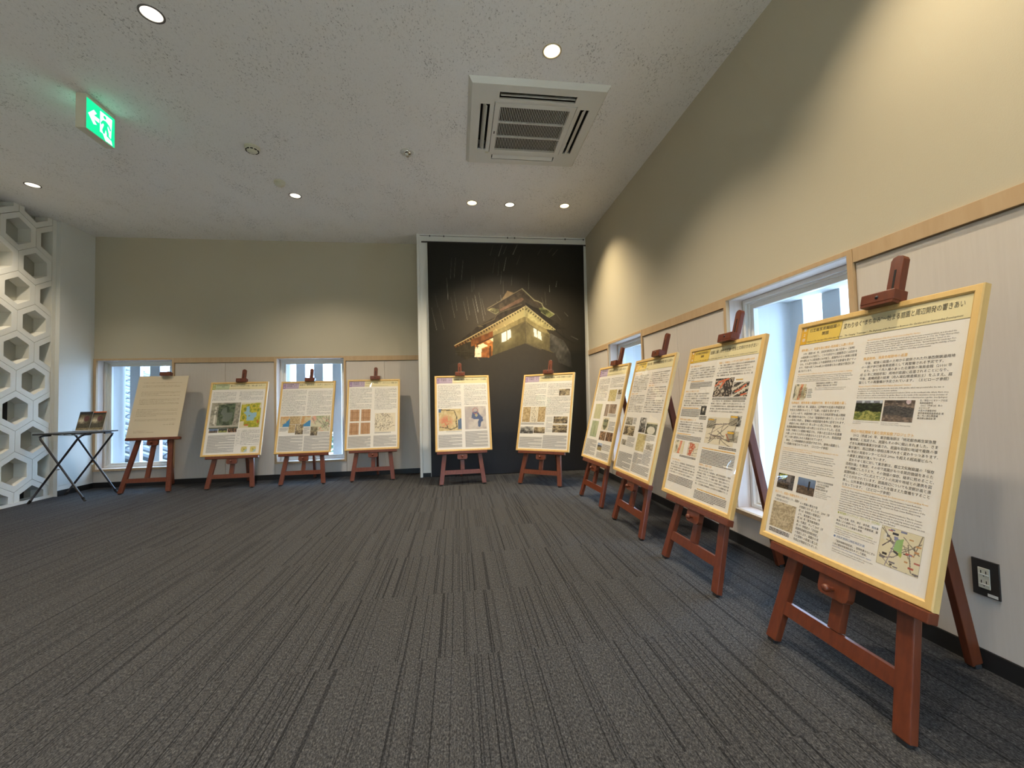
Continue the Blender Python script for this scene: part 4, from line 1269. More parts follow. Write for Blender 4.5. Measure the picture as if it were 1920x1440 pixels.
tx('　超高層ビル群の林立により、庭園か\nでは風が遮られるなど', 40, 158, 174, 13.6, 10)
picture(s10, 'engrave', 37, 150, 52, 148, 1.6, 47)
greek(s10, 40, 140, 46, 30, 5, 3, 'ink', 77, para=4)
tx('らの景観の悪化や陰\nが問題となりましたが、2004（平\n成 16）年制定の景観法に\nより、東京都は 2006（平\n成 18）年「東京都景観計\n画」を策定。そして 2007（平\n成 19）年制定の「文化財\n庭園等景観形成特別地区」\nの指定により、庭園から見\nえる建物への配慮と屋上広\n告禁止が制度化されました。', 162, 288, 171, 12.9, 9.8)
tx('Recent Movement of the Environment Surrounding the Garden', 313, 476, 757, 7, 6.4, 'ink_orange')
tx(jn(EN), 311, 576, 748, 7.2, 6.2)
tx('鉄道用地、海員会館跡地の返還', 310, 450, 694, 12, 11, 'ink_orange')
tx(J3, 308, 576, 678, 13.1, 10.2)
tx('Return of Land of Railway and Kaiin Kaikan (Mariners’ Center)', 310, 474, 598, 7, 6.4, 'ink_orange')
tx(jn(EN2), 310, 574, 589, 7.4, 6.2)
picture(s10, 'garden', 311, 400, 482, 548, 1.3, 51); picture(s10, 'excav', 405, 494, 482, 548, 1.3, 53)
tx('左／現在のビオトープ付近\n海員会館跡地\n（2012（平成 24）年の\nエピローグ\n大阪大学建築学科\n提供者発掘調査委員会 蔵\n右／舟入場石積遺構\n東京都公園協会 蔵', 506, 575, 550, 7.4, 6.4)
tx('View of the garden where the boat entrance once was\n(Kaiin Kaikan site)', 311, 398, 479, 5.5, 4.6, 'ink_grey')
tx('Remains of stone walls\nCollection of the Tokyo Metropolitan', 405, 492, 479, 5.5, 4.6, 'ink_grey')
tx('周辺の地区開発で進む官民協働プロジェクト', 310, 505, 449, 12, 11, 'ink_orange')
tx(J4, 312, 575, 435, 13.55, 10.2)
tx('Public-Private Partnership Projects Harmonizing with the Environment of Surrounding Areas', 314, 570, 262, 7, 6.4, 'ink_orange')
tx(jn(EN3), 314, 572, 252, 7.4, 6.2)
tx('❶ 都民連携ステップアップ・プロジェクト（竹芝地区）', 315, 455, 178, 9, 8, 'ink_green')
tx('　地区の企業、住民、港区・東京都、開発事\n業者による連携のもと、庭園の景観配慮、園\n内向上をめざした事業を展開。', 315, 452, 163, 10.6, 7.6)
tx('Urban Step-up Project by Private Partners (Takeshiba)', 315, 440, 131, 6.4, 5.6, 'ink_green')
tx('Under the collaboration of local companies, residents, and\nthe city, development of the area in consideration of the\nlandscape of the garden.', 315, 452, 124, 6.4, 5.4, 'ink_grey')
tx('❷ 浜松町駅西口地区地区計画', 315, 420, 102, 9, 8, 'ink_blue')
tx('　「国家戦略特別区域」、国際性豊かなにぎわ\nいある複合市街地形成をめざして開発。', 316, 455, 88, 10.4, 7.6)
tx('District Plan of the West Exit of Hamamatsucho Station', 317, 446, 69, 6.4, 5.6, 'ink_blue')
tx('Designated as a National Strategic Special Zone, the area aims\nto form a vibrant international complex urban area.', 317, 452, 60, 6.4, 5.4, 'ink_grey')
picture(s10, 'map', 460, 573, 67, 176, 1.1, 57)

# ---- second nearest poster
s9 = framed(8, 'yellow', '庭園に襲いかかる試練−文化と文明のせめぎ合い', '旧芝離宮恩賜庭園の\n　　　　開園',
            'Chapter 2: The Opening of Kyu-Shiba-rikyu Garden    The Garden Between Culture and Civilization', (212, 578))
tx = lambda *a, **k: text(s9, *a, **k)
tx('庭園が、鉄道敷設と震災の渦中へ', 39, 150, 759, 12, 11, 'ink_orange')
tx(J1, 40, 282, 742, 13.6, 9.8)
greek(s9, 72, 200, 664, 658, 7, 4, 'ink_orange', 1, para=9)
greek(s9, 72, 280, 654, 618, 7.4, 4.2, 'ink_grey', 2)
tx('鉄道により断たれた海', 36, 168, 608, 12, 11, 'ink_orange')
tx(jn(J2.split('\n')[:6]), 38, 282, 592, 13.6, 9.8)
picture(s9, 'portrait', 226, 275, 468, 518, 2, 61)
greek(s9, 38, 200, 506, 500, 7, 4, 'ink_orange', 3, para=9)
greek(s9, 36, 222, 497, 454, 7.4, 4.2, 'ink_grey', 4, para=7)
greek(s9, 226, 290, 462, 440, 7, 4, 'ink', 5)
tx('関東大震災−避難所として', 40, 198, 441, 12, 11, 'ink_orange')
tx(jn(J2.split('\n')[5:10]), 38, 282, 425, 13.6, 9.8)
greek(s9, 40, 180, 354, 348, 7, 4, 'ink_orange', 6, para=9)
greek(s9, 38, 282, 345, 318, 7, 4.2, 'ink_grey', 7)
picture(s9, 'orangemap', 36, 136, 237, 313, 2, 63); picture(s9, 'redmap', 176, 272, 236, 313, 2, 65)
greek(s9, 110, 270, 232, 220, 6, 3.4, 'ink', 8)
tx('変わる土地−埋立と', 40, 130, 205, 12, 11, 'ink_orange')
tx(jn(J4.split('\n')[:5]), 40, 286, 190, 14.5, 10)
greek(s9, 40, 286, 112, 70, 7.2, 4.2, 'ink_grey', 9, para=7)
tx('開園 と「首都高」−つぎつぎに変貌する庭園の風景', 309, 572, 757, 12, 11, 'ink_orange')
tx(jn(J3.split('\n')[:5]), 308, 578, 742, 13.6, 9.8)
picture(s9, 'rail', 306, 456, 569, 667, 1.8, 67); picture(s9, 'rail2', 460, 570, 568, 641, 1.8, 69)
rects('photo_label', s9, 'strip_yellow', [(470, 520, 652, 657)])
greek(s9, 308, 570, 563, 552, 6, 3.4, 'ink', 10)
tx(jn(J4.split('\n')[:5]), 306, 574, 550, 13.6, 9.8)
picture(s9, 'linemap', 312, 540, 322, 460, 2.0, 71)
picture(s9, 'bw', 309, 380, 401, 453, 2, 73); picture(s9, 'bw', 482, 565, 422, 474, 2, 75); picture(s9, 'grey', 482, 565, 345, 398, 2, 77)
rects('photo_label', s9, 'strip_yellow', [(312, 362, 444, 450), (486, 536, 463, 471), (486, 530, 384, 393)])
greek(s9, 440, 570, 316, 302, 7, 4, 'ink', 11)
greek(s9, 308, 570, 297, 290, 7, 4.5, 'ink_orange', 12, para=9)
greek(s9, 308, 572, 285, 216, 7.2, 4.2, 'ink_grey', 13, para=9)
tx('開園後も、庭園の試練', 310, 416, 212, 12, 11, 'ink_orange')
tx(jn(J4.split('\n')[5:12]), 308, 574, 196, 14.0, 10)
greek(s9, 335, 560, 84, 78, 7, 4.5, 'ink_orange', 14, para=9)
greek(s9, 316, 572, 74, 30, 7.2, 4.2, 'ink_grey', 15, para=6)

# ---- third nearest
s8 = framed(7, 'yellow', '昭和の戦、芝離宮恩賜庭園開園−新たな出発へ', '旧芝離宮恩賜庭園の\n　　　　開園', None, (214, 582))
tx = lambda *a, **k: text(s8, *a, **k)
tx('宮内省から東京市へ', 40, 160, 758, 12, 10, 'ink_orange')
tx(jn(J2.split('\n')[:10]), 38, 284, 742, 13.4, 9.6)
tx('庭園の公開', 40, 150, 604, 12, 10, 'ink_orange')
tx(jn(J4.split('\n')[:10]), 36, 284, 588, 13.4, 9.6)
tx(jn(J3.split('\n')[:6]), 312, 576, 752, 15, 10)
tx('復興、公園として', 312, 420, 660, 12, 10, 'ink_orange')
tx(jn(J4.split('\n')[:12]), 308, 576, 644, 15.6, 10)
picture(s8, 'grey', 44, 168, 360, 417, 4, 81); picture(s8, 'sepia', 40, 230, 280, 353, 4, 83); picture(s8, 'grey', 47, 130, 203, 245, 4, 85)
picture(s8, 'bw', 293, 394, 318, 423, 3.5, 87); picture(s8, 'lawn', 404, 562, 314, 394, 3.5, 89); picture(s8, 'palesepia', 304, 437, 188, 309, 4, 91); picture(s8, 'grey', 462, 560, 211, 256, 4, 93)
greek(s8, 180, 230, 415, 364, 7, 4, 'ink_grey', 21); greek(s8, 140, 270, 270, 200, 9, 4, 'ink_grey', 22)
greek(s8, 410, 560, 305, 264, 8, 4, 'ink_grey', 23); greek(s8, 445, 560, 205, 110, 9, 4, 'ink_grey', 24)
greek(s8, 40, 284, 150, 30, 7.4, 4.2, 'ink_grey', 25); greek(s8, 302, 440, 172, 100, 7.4, 4.2, 'ink_grey', 26); greek(s8, 308, 570, 96, 36, 7.4, 4.2, 'ink_grey', 27)

# ---- beside the banner
s7 = framed(6, 'purple', '芝離宮庭園の変遷と皇族−明治へ', '有栖川宮邸から\n芝離宮へ', None, (220, 572))
greek(s7, 50, 286, 752, 532, 13.4, 7, 'ink', 31, True); greek(s7, 316, 578, 752, 655, 13.4, 7, 'ink', 32, True)
picture(s7, 'palesepia', 332, 486, 539, 643, 5, 101); picture(s7, 'sepia', 506, 578, 597, 641, 5, 103); picture(s7, 'scroll', 85, 243, 374, 514, 5, 105)
picture(s7, 'cloth', 314, 390, 403, 512, 5, 107); picture(s7, 'cloth', 399, 541, 430, 512, 5, 109); picture(s7, 'scroll2', 84, 240, 205, 354, 5, 111)
picture(s7, 'pot', 320, 450, 282, 392, 5, 113); picture(s7, 'fire', 312, 438, 190, 268, 5, 115); picture(s7, 'fire', 450, 584, 193, 268, 5, 117); picture(s7, 'ruin', 319, 412, 100, 164, 5, 119)
greek(s7, 504, 580, 590, 550, 9, 4, 'ink_grey', 33); greek(s7, 400, 560, 424, 396, 8, 4, 'ink_grey', 34); greek(s7, 460, 580, 360, 280, 9, 4, 'ink_grey', 35)
greek(s7, 40, 286, 180, 30, 7.4, 3.6, 'ink_grey', 36); greek(s7, 330, 575, 86, 34, 7.4, 3.6, 'ink_grey', 37); greek(s7, 420, 580, 160, 110, 9, 4, 'ink_grey', 38)

s6 = framed(5, 'purple', '芝御屋敷時代の「楽寿園」の終焉−芝離宮から公園へ', '「楽寿園」から\n「芝離宮」まで', None, (214, 590))
greek(s6, 30, 300, 752, 500, 13.4, 7, 'ink', 41, True); greek(s6, 318, 596, 748, 690, 13.4, 7, 'ink', 42, True); greek(s6, 318, 450, 690, 605, 13.4, 7, 'ink', 43, True); greek(s6, 318, 596, 596, 394, 13.4, 7, 'ink', 44, True)
picture(s6, 'sepia', 456, 580, 609, 682, 6, 121)
for q, (k_, a, b, c, d_) in enumerate((('tan', 35, 133, 316, 487), ('sketch', 140, 222, 312, 487), ('tan', 226, 314, 318, 487), ('bw', 29, 188, 188, 265), ('sepia', 194, 326, 193, 260), ('sepia', 418, 578, 302, 378), ('sepia', 414, 580, 204, 288))):
    picture(s6, k_, a, b, c, d_, 6, 123 + q)
greek(s6, 30, 310, 308, 280, 8, 4, 'ink_grey', 45); greek(s6, 335, 408, 370, 210, 14, 4, 'ink_grey', 46)
greek(s6, 30, 302, 150, 30, 7.4, 3.6, 'ink_grey', 47); greek(s6, 312, 584, 172, 30, 7.4, 3.6, 'ink_grey', 48)

s5 = framed(4, 'purple', '芝御屋敷、幕末受け継がれる徳川ゆかり「芝浜御殿」', '「楽寿園」から\n「芝離宮」まで', None, (214, 592))
greek(s5, 36, 292, 755, 490, 13.4, 7, 'ink', 51, True); greek(s5, 328, 582, 755, 512, 13.4, 7, 'ink', 52, True)
picture(s5, 'oldmap', 40, 291, 229, 477, 6, 131); picture(s5, 'blueplan', 331, 568, 238, 500, 6, 133)
greek(s5, 120, 290, 222, 212, 8, 4, 'ink_grey', 53); greek(s5, 36, 292, 184, 45, 7.4, 3.6, 'ink_grey', 54); greek(s5, 328, 576, 216, 42, 7.4, 3.6, 'ink_grey', 55)

s4 = framed(3, 'purple', 'その名も聞く「楽寿園」つくり手からひもとく庭園の源流', '「楽寿園」から\n「芝離宮」まで', None, (214, 588))
greek(s4, 34, 290, 755, 506, 13.4, 7, 'ink', 61, True); greek(s4, 322, 582, 748, 480, 13.4, 7, 'ink', 62, True)
for q, (a, b, c, d_) in enumerate(((47, 152, 349, 491), (174, 280, 349, 492), (45, 150, 186, 330), (172, 279, 192, 329))):
    picture(s4, 'brown', a, b, c, d_, 6, 141 + q)
picture(s4, 'sketch', 332, 572, 212, 440, 6, 147)
greek(s4, 332, 520, 208, 190, 8, 4, 'ink_grey', 63); greek(s4, 34, 290, 165, 30, 7.4, 3.6, 'ink_grey', 64); greek(s4, 322, 586, 168, 34, 7.4, 3.6, 'ink_grey', 65)

s3 = framed(2, 'purple', '家康が、築地造成へ（江戸−）まちづくり', '「芝御屋敷」から\n「楽寿園」まで', None, (208, 590))
greek(s3, 30, 296, 755, 452, 13.4, 7, 'ink', 71, True); greek(s3, 316, 590, 745, 452, 13.4, 7, 'ink', 72, True)
for q, (k_, a, b, c, d_) in enumerate((('palemap', 374, 586, 250, 436), ('coast', 34, 138, 314, 438), ('tan', 136, 254, 342, 438), ('coast', 258, 370, 312, 437), ('tan', 132, 204, 241, 339), ('sepia', 208, 294, 221, 339), ('sepia', 376, 456, 203, 308))):
    picture(s3, k_, a, b, c, d_, 6, 151 + q)
greek(s3, 36, 126, 304, 260, 9, 4, 'ink_grey', 73); greek(s3, 300, 368, 300, 220, 9, 4, 'ink_grey', 74); greek(s3, 464, 590, 240, 206, 9, 4, 'ink_grey', 75)
greek(s3, 36, 300, 206, 30, 7.4, 3.6, 'ink_grey', 76); greek(s3, 314, 596, 200, 26, 7.4, 3.6, 'ink_grey', 77)

s2 = framed(1, 'green', '都心にのこる江戸の庭！“潮入庭”スポット', '旧芝離宮恩賜庭園の\n　　　　現在', None, (214, 590))
greek(s2, 40, 286, 745, 640, 13.4, 7, 'ink', 81, True); greek(s2, 320, 578, 748, 635, 13.4, 7, 'ink', 82, True)
picture(s2, 'aerial', 43, 349, 312, 618, 6, 161); picture(s2, 'gmap', 358, 574, 318, 612, 6, 163)
picture(s2, 'pier', 51, 142, 268, 315, 6, 165); picture(s2, 'garden', 148, 239, 269, 315, 6, 167); picture(s2, 'fire', 245, 338, 268, 315, 6, 169)
greek(s2, 50, 332, 240, 40, 7.4, 3.6, 'ink_grey', 83, para=4); greek(s2, 390, 588, 290, 108, 11, 6, 'ink', 84, True); greek(s2, 345, 380, 286, 110, 18, 6, 'ink', 85, True)
picture(s2, 'disc', 407, 472, 36, 103, 5, 171); picture(s2, 'disc', 501, 566, 34, 101, 5, 173)

# ---- plain text board
b1 = poster_root(0)
bd = box('board', 'cream_board', b1, (-0.2575, 0.2575, -0.006, -0.0005, 0.0, 0.728), bevel=0.0008)
g1 = lambda *a, **k: greek(bd, *a, w=0.515, n=-0.0063, **k)
mat('ink_brown', lin((120, 96, 60)), 0.8)
for q, (a, b, v1, v0, pt) in enumerate(((58, 457, 648, 640, 9), (58, 445, 614, 580, 15), (58, 460, 538, 478, 15), (55, 464, 450, 385, 14.5), (50, 468, 328, 240, 15), (48, 462, 212, 190, 14), (405, 463, 162, 156, 9), (340, 463, 148, 142, 9), (53, 200, 82, 76, 9), (60, 272, 64, 56, 9))):
    g1(a, b, v1, v0, pt, 5.5, 'ink_brown', 200 + q, jp=True, para=3)

for i in range(10):
    x, y, yaw, tilt, zb, lat, rear = ES[i]
    easel(x, y, yaw, tilt, zb, zb + (0.867 if i else 0.728), rear, EL[i])

# ================================================================== CASTLE BANNER
ban = empty('banner', (0.645, 5.105, 0.0), 0, 'tall dark banner printed with a castle lit at night under star trails', 'banner')
TLc, TRc, BLc, BRc = (-0.977, 2.843), (0.990, 2.848), (-0.976, 0.006), (0.955, 0.006)
def ban_place(u, v):
    x = (TLc[0] * (1 - u) + TRc[0] * u) * v + (BLc[0] * (1 - u) + BRc[0] * u) * (1 - v)
    z = (TLc[1] * (1 - u) + TRc[1] * u) * v + (BLc[1] * (1 - u) + BRc[1] * u) * (1 - v)
    y = 0.003 * np.sin(u * 9 + v * 3) * (1 - v) * 1.2 + 0.002 * np.sin(v * 17)
    return np.stack([x, y, z], 1)
STARS = [(770,195,745,290,.35),(853,190,820,295,.8),(895,195,863,275,.45),(988,190,948,280,.85),(1205,230,1175,280,.3),(1360,232,1310,290,.5),(1310,220,1275,262,.3),(407,310,397,500,.4),(442,308,430,490,.45),(507,330,493,510,.55),(1018,275,983,372,.35),(890,305,866,430,.9),(790,310,768,450,.3),(825,345,815,470,.35),(848,430,838,550,.4),(940,470,936,560,.35),(365,492,378,690,.7),(583,470,585,620,.4),(605,480,602,600,.3),(862,520,862,640,.35),(1093,450,1090,600,.45),(1350,525,1342,575,.9),(1283,560,1284,622,.8),(235,760,280,965,.45),(300,770,345,960,.3),(400,670,435,855,.4),(430,620,455,790,.35),(510,705,545,875,.5),(540,665,565,830,.45),(610,650,640,805,.9),(590,680,638,908,.6),(645,625,690,880,.5),(670,680,705,830,.45),(838,650,845,700,.6),(1240,620,1250,740,.4),(1210,670,1225,730,.4),(1418,808,1452,845,.6),(1480,1025,1545,1057,.6),(1340,820,1385,880,.3),(265,640,290,760,.25),(805,705,812,725,.6)]
def castle(u, v):
    # drawing coordinates: 0..300 across, 0..440 down
    gx = (5 + 292 * u) * v + (13 + 292 * u) * (1 - v)
    gy = (3 + 6.5 * u) * v + (442 - 12 * u) * (1 - v)
    X, Y = (gx - 84) * 8.473, (gy - 78) * 8.473          # fine grid round the castle
    n = rnd_noise(u, v, 9, 5, 3); n2 = rnd_noise(u, v, 60, 6, 2)
    c = np.ones(u.shape)[..., None] * C3(23, 22, 17)
    h = np.exp(-(((gx - 150) / 115) ** 2 + ((gy - 165) / 105) ** 2))
    c = mixc(c, C3(84, 74, 60), h * 1.05)
    c = mixc(c, C3(62, 57, 49), np.exp(-(((gx - 140) / 100) ** 2 + ((gy - 265) / 55) ** 2)))
    c = mixc(c, C3(50, 49, 49), np.clip((gy - 250) / 90, 0, 1) * (0.75 - 0.5 * np.clip((gx - 230) / 60, 0, 1)))
    c = mixc(c, C3(36, 36, 40), np.clip((gy - 340) / 90, 0, 1) * .8)
    for x0, y0, x1, y1, b in STARS:
        d, t = segdist(gx, gy, (x0 / 4.8) - 36, (y0 / 4.8) - 32, (x1 / 4.8) - 36, (y1 / 4.8) - 32)
        c = mixc(c, C3(196, 192, 178), np.clip(1.1 - d / 0.62, 0, 1) * b * .95 * (0.55 + .45 * t))
    def poly(pts, col, tex=0.0, soft=1.0):
        nonlocal c
        m = inside(X, Y, pts)
        k = np.array(col, float) * (1 + tex * (n2 - .5)[..., None] * 2)
        c = np.where(m[..., None], k * soft + c * (1 - soft), c)
    def line(pts, col, wd, a=1.0):
        nonlocal c
        for (x0, y0), (x1, y1) in zip(pts, pts[1:]):
            d, _ = segdist(X, Y, x0, y0, x1, y1)
            c = mixc(c, C3(*col), np.clip(1.2 - d / wd, 0, 1) * a)
    # lower far wing and wooded slope
    poly([(-260, 1020), (0, 880), (345, 790), (345, 900), (60, 1010), (65, 1215), (-60, 1260), (-200, 1180)], (56, 48, 32), .25, .75)
    # upper gable and roof
    poly([(570, 145), (690, 185), (470, 305)], (134, 112, 80), .1)
    poly([(805, 115), (255, 430), (262, 470), (390, 520), (850, 345), (1000, 360), (1090, 440), (1230, 575), (1325, 525), (1140, 410), (1060, 320)], (70, 60, 47), .3)
    poly([(300, 445), (800, 180), (800, 255), (440, 455), (400, 510)], (80, 68, 52), .35)
    poly([(440, 450), (800, 255), (832, 285), (800, 318), (450, 485)], (118, 91, 71), .15)
    poly([(255, 455), (330, 470), (392, 515), (440, 482), (430, 440), (330, 420)], (128, 120, 84), .5)
    poly([(1075, 430), (1140, 410), (1325, 520), (1300, 550), (1230, 582), (1110, 490)], (98, 100, 62), .7)
    poly([(850, 330), (960, 390), (1080, 440), (1110, 500), (860, 372)], (42, 36, 29), .1)
    line([(805, 112), (255, 432)], (138, 122, 92), 7); line([(805, 130), (280, 440)], (60, 52, 40), 5)
    line([(805, 112), (1000, 300), (1060, 318), (1120, 352), (1145, 410), (1325, 525)], (176, 170, 130), 8)
    line([(1325, 528), (1235, 582), (1110, 492)], (150, 148, 106), 6); line([(255, 450), (385, 520), (440, 485)], (150, 142, 104), 6)
    # lower roof
    poly([(855, 345), (440, 500), (390, 560), (110, 712), (-40, 840), (-250, 1000), (-250, 1020), (0, 880), (855, 395)], (58, 49, 38), .3)
    poly([(860, 372), (1110, 500), (1520, 768), (1350, 772)], (45, 40, 32), .2)
    line([(800, 370), (470, 490), (400, 540), (360, 610), (130, 712)], (98, 86, 62), 8)
    line([(110, 712), (180, 722)], (120, 110, 76), 6)
    # lit eaves
    g = np.clip((X + 250) / 1000, 0, 1)
    m = inside(X, Y, [(850, 395), (0, 880), (-250, 1018), (-250, 1060), (0, 950), (390, 790), (680, 640), (850, 560)])
    c = np.where(m[..., None], mixc(C3(104, 68, 36), C3(176, 160, 108), g * 1.05), c)
    raf = (np.sin((X * .86 - Y * .5) / 7.5) > .1) & m & (Y > 395 + (850 - X) * .585) & (Y < 440 + (850 - X) * .585)
    c = np.where(raf[..., None], c * .5, c)
    poly([(860, 400), (1340, 770), (1330, 792), (1180, 760), (1060, 690), (860, 560)], (168, 156, 106), .25)
    raf = (np.sin((X * .79 + Y * .6) / 7.5) > .1) & inside(X, Y, [(860, 410), (1340, 775), (1335, 800), (860, 455)])
    c = np.where(raf[..., None], c * .55, c)
    line([(850, 400), (0, 884), (-250, 1020)], (214, 190, 134), 7); line([(862, 388), (1340, 775)], (212, 196, 142), 6)
    line([(850, 470), (850, 560)], (170, 160, 112), 18)
    # walls
    poly([(850, 560), (680, 645), (345, 790), (340, 1180), (865, 985), (850, 700)], (96, 86, 58), .12)
    poly([(850, 565), (680, 640), (345, 785), (345, 870), (850, 650)], (140, 124, 80), .15, .85)
    poly([(850, 650), (800, 690), (640, 860), (865, 760)], (88, 79, 55), .1, .7)
    poly([(855, 560), (1180, 760), (1255, 850), (1330, 1000), (1350, 1160), (1130, 1080), (870, 980)], (102, 92, 64), .15)
    poly([(855, 560), (1180, 750), (1250, 850), (1120, 800), (860, 650)], (140, 126, 82), .15, .85)
    poly([(1255, 830), (1480, 950), (1590, 1150), (1620, 1390), (1400, 1300), (1340, 1160), (1250, 1100)], (82, 78, 70), .3)
    line([(640, 640), (540, 710), (380, 780), (250, 850), (130, 910), (-40, 960)], (186, 160, 104), 8, .8)
    line([(930, 610), (1060, 690), (1190, 755)], (186, 170, 116), 9, .8)
    for x, y in ((650, 632), (520, 705), (385, 772), (262, 838), (130, 905), (20, 950)):
        line([(x, y - 12), (x + 22, y + 12)], (206, 180, 120), 9, .8)
    line([(865, 640), (1020, 770), (1240, 890)], (70, 62, 44), 7, .7); line([(850, 640), (345, 880)], (70, 60, 40), 6, .6)
    line([(1350, 790), (1480, 900), (1640, 990)], (34, 31, 26), 12, .9); line([(1450, 780), (1490, 900)], (34, 31, 26), 7, .7)
    # mound in shadow
    poly([(865, 985), (340, 1180), (0, 1216), (-330, 1330), (-330, 1500), (1640, 1500), (1640, 1440), (1400, 1300), (1340, 1160), (1100, 1085)], (63, 57, 48), .06, .0)
    c = mixc(c, C3(66, 60, 51), inside(X, Y, [(865, 985), (340, 1180), (0, 1216), (-330, 1330), (-330, 2400), (1700, 2400), (1640, 1440), (1400, 1300), (1340, 1160), (1100, 1085)]) * .92 * np.clip((gx - 30) / 70, 0, 1) * np.clip((275 - gx) / 40, 0, 1) * np.clip(1.25 - (gy - 200) / 170, 0, 1))
    line([(865, 985), (1000, 1040), (1110, 1085)], (112, 102, 72), 12, .7)
    # windows
    gl = lambda x, y, r, a: np.exp(-(((X - x) / r) ** 2 + ((Y - y) / r) ** 2)) * a
    c = mixc(c, C3(214, 196, 140), gl(550, 870, 120, .45) + gl(1055, 845, 110, .45))
    for q in ([(478, 832), (552, 795), (556, 950), (478, 975)], [(566, 790), (622, 765), (630, 892), (568, 942)], [(988, 745), (1040, 775), (1048, 900), (995, 880)], [(1053, 785), (1105, 812), (1122, 946), (1058, 906)]):
        poly(q, (255, 247, 226), 0)
    # glowing doorway on the left
    poly([(0, 935), (345, 790), (345, 885), (80, 1010), (0, 1042)], (118, 72, 38), .25)
    poly([(62, 1015), (345, 898), (335, 1180), (275, 1216), (58, 1208)], (176, 108, 52), .25)
    poly([(68, 1050), (165, 1040), (165, 1206), (60, 1206)], (246, 234, 196), .05)
    poly([(100, 1025), (190, 985), (268, 1030), (172, 1068)], (248, 234, 180), .05)
    poly([(225, 962), (290, 930), (345, 955), (270, 988)], (222, 156, 96), .15); poly([(285, 925), (345, 900), (345, 960)], (246, 226, 176), .05)
    poly([(172, 1085), (280, 1050), (276, 1215), (165, 1212)], (150, 92, 50), .3); poly([(285, 1030), (320, 1030), (320, 1195), (280, 1208)], (94, 62, 36), .2)
    line([(95, 1005), (345, 892)], (54, 36, 24), 10); line([(95, 1000), (100, 1060)], (60, 40, 26), 9)
    line([(60, 1150), (165, 1160)], (120, 100, 70), 3, .7); line([(90, 1205), (130, 1255)], (150, 138, 100), 6, .7)
    line([(-240, 1110), (60, 1130)], (92, 84, 62), 4, .5); line([(-240, 1150), (60, 1165)], (92, 84, 62), 4, .5)
    for x in range(-220, 60, 60):
        line([(x, 1090), (x, 1190)], (84, 76, 54), 4, .5)
    # distant trees lower right
    c = mixc(c, C3(26, 25, 20), np.clip((gx - 245 - 20 * (n - .5)) / 25, 0, 1) * np.clip((gy - 196 - 14 * n) / 10, 0, 1) * np.clip((285 - gy) / 30, 0, 1) * .75)
    return c * (1 + .05 * (n2 - .5))[..., None]
GAIN = BANNER_GAIN = 0.95
link('print', print_mesh('print', 330, 480, ban_place, castle, 'banner_print'), ban)
GAIN = 1.0
for (a, b) in ((TLc, BLc), (TRc, BRc)):
    bm = bmesh.new()
    bar(bm, (a[0], 0.0015, a[1]), (b[0], 0.0015, b[1]), 0.003, 0.010, up=(0, 1, 0))
    link('hem', tomesh(bm, 'hem'), ban, 'white_paint')
bm = bmesh.new(); tube(bm, [(-1.047, 0.004, 2.852), (1.019, 0.004, 2.853)], 0.0085, 12)
link('top_rod', tomesh(bm, 'top_rod'), ban, 'black_metal')

# ================================================================== FOLDING TABLE WITH LEAFLETS
ft = empty('folding_table', (-3.925, 4.90, 0), 0, 'small folding tray table with dark top and crossed black tube legs', 'table')
box('tabletop', 'black_plastic', ft, (-0.24, 0.235, -0.20, 0.20, 0.668, 0.682), bevel=0.003)
for yy, nm in ((-0.195, 'f'), (0.195, 'r')):
    for a, b in (((-0.268, yy, 0.0), (0.185, yy - 0.01 * (1 if yy < 0 else -1), 0.652)), ((0.232, yy, 0.0), (-0.185, yy, 0.652))):
        a, b = Vector(a), Vector(b)
        d = (b - a).normalized()
        bm = bmesh.new()
        inw = -0.03 if yy > 0 else 0.03
        tube(bm, [a + d * 0.03, a + d * 0.3, b - d * 0.03, b + Vector((0, inw * 0.4, -0.004)), b + Vector((0, inw * 1.6, 0.006)), b + Vector((0, inw * 4, 0.006))], 0.0095, 10)
        lg = link('leg', tomesh(bm, 'leg'), ft, 'black_metal')
        bm = bmesh.new(); tube(bm, [a + d * 0.001 + Vector((0, 0, 0.004)), a + d * 0.045], 0.012, 10)
        link('foot_cap', tomesh(bm, 'foot_cap'), lg, 'rubber')
    box('pivot_bolt', 'chrome', ft, (-0.022, -0.010, yy - 0.014, yy + 0.014, 0.318, 0.330))
for yy in (-0.09, 0.10):
    bm = bmesh.new(); tube(bm, [(-0.15, yy, 0.662), (0.0, yy, 0.652), (0.19, yy, 0.660)], 0.004, 8)
    link('support_wire', tomesh(bm, 'support_wire'), ft, 'chrome')

def leaning(name, x, y, z, tilt, label=None, cat=None, group=None):
    o = empty(name, (x, y, z), 0, label, cat, group)
    o.rotation_euler = (-R(tilt), 0, 0)
    return o
hd = empty('leaflet_holder', (-3.748, 4.80, 0.6825), 0, 'clear acrylic leaflet stand on the folding table', 'stand')
c_, s_n = math.cos(R(17)), math.sin(R(17))
HM = EM(R(17))
bm = bmesh.new(); sbox(bm, HM, -0.132, 0.132, 0.004, 0.007, 0.002, 0.222)
link('back_plate', tomesh(bm, 'back_plate'), hd, 'acrylic')
bm = bmesh.new(); sbox(bm, HM, -0.132, 0.132, -0.022, 0.004, 0.007, 0.010); sbox(bm, HM, -0.132, 0.132, -0.025, -0.022, 0.007, 0.030)
link('tray_lip', tomesh(bm, 'tray_lip'), hd, 'acrylic')
bm = bmesh.new(); bar(bm, HM(0, 0.006, 0.15), (0, 0.13, 0.002), 0.10, 0.003, up=(0, 1, 0))
link('prop', tomesh(bm, 'prop'), hd, 'acrylic')
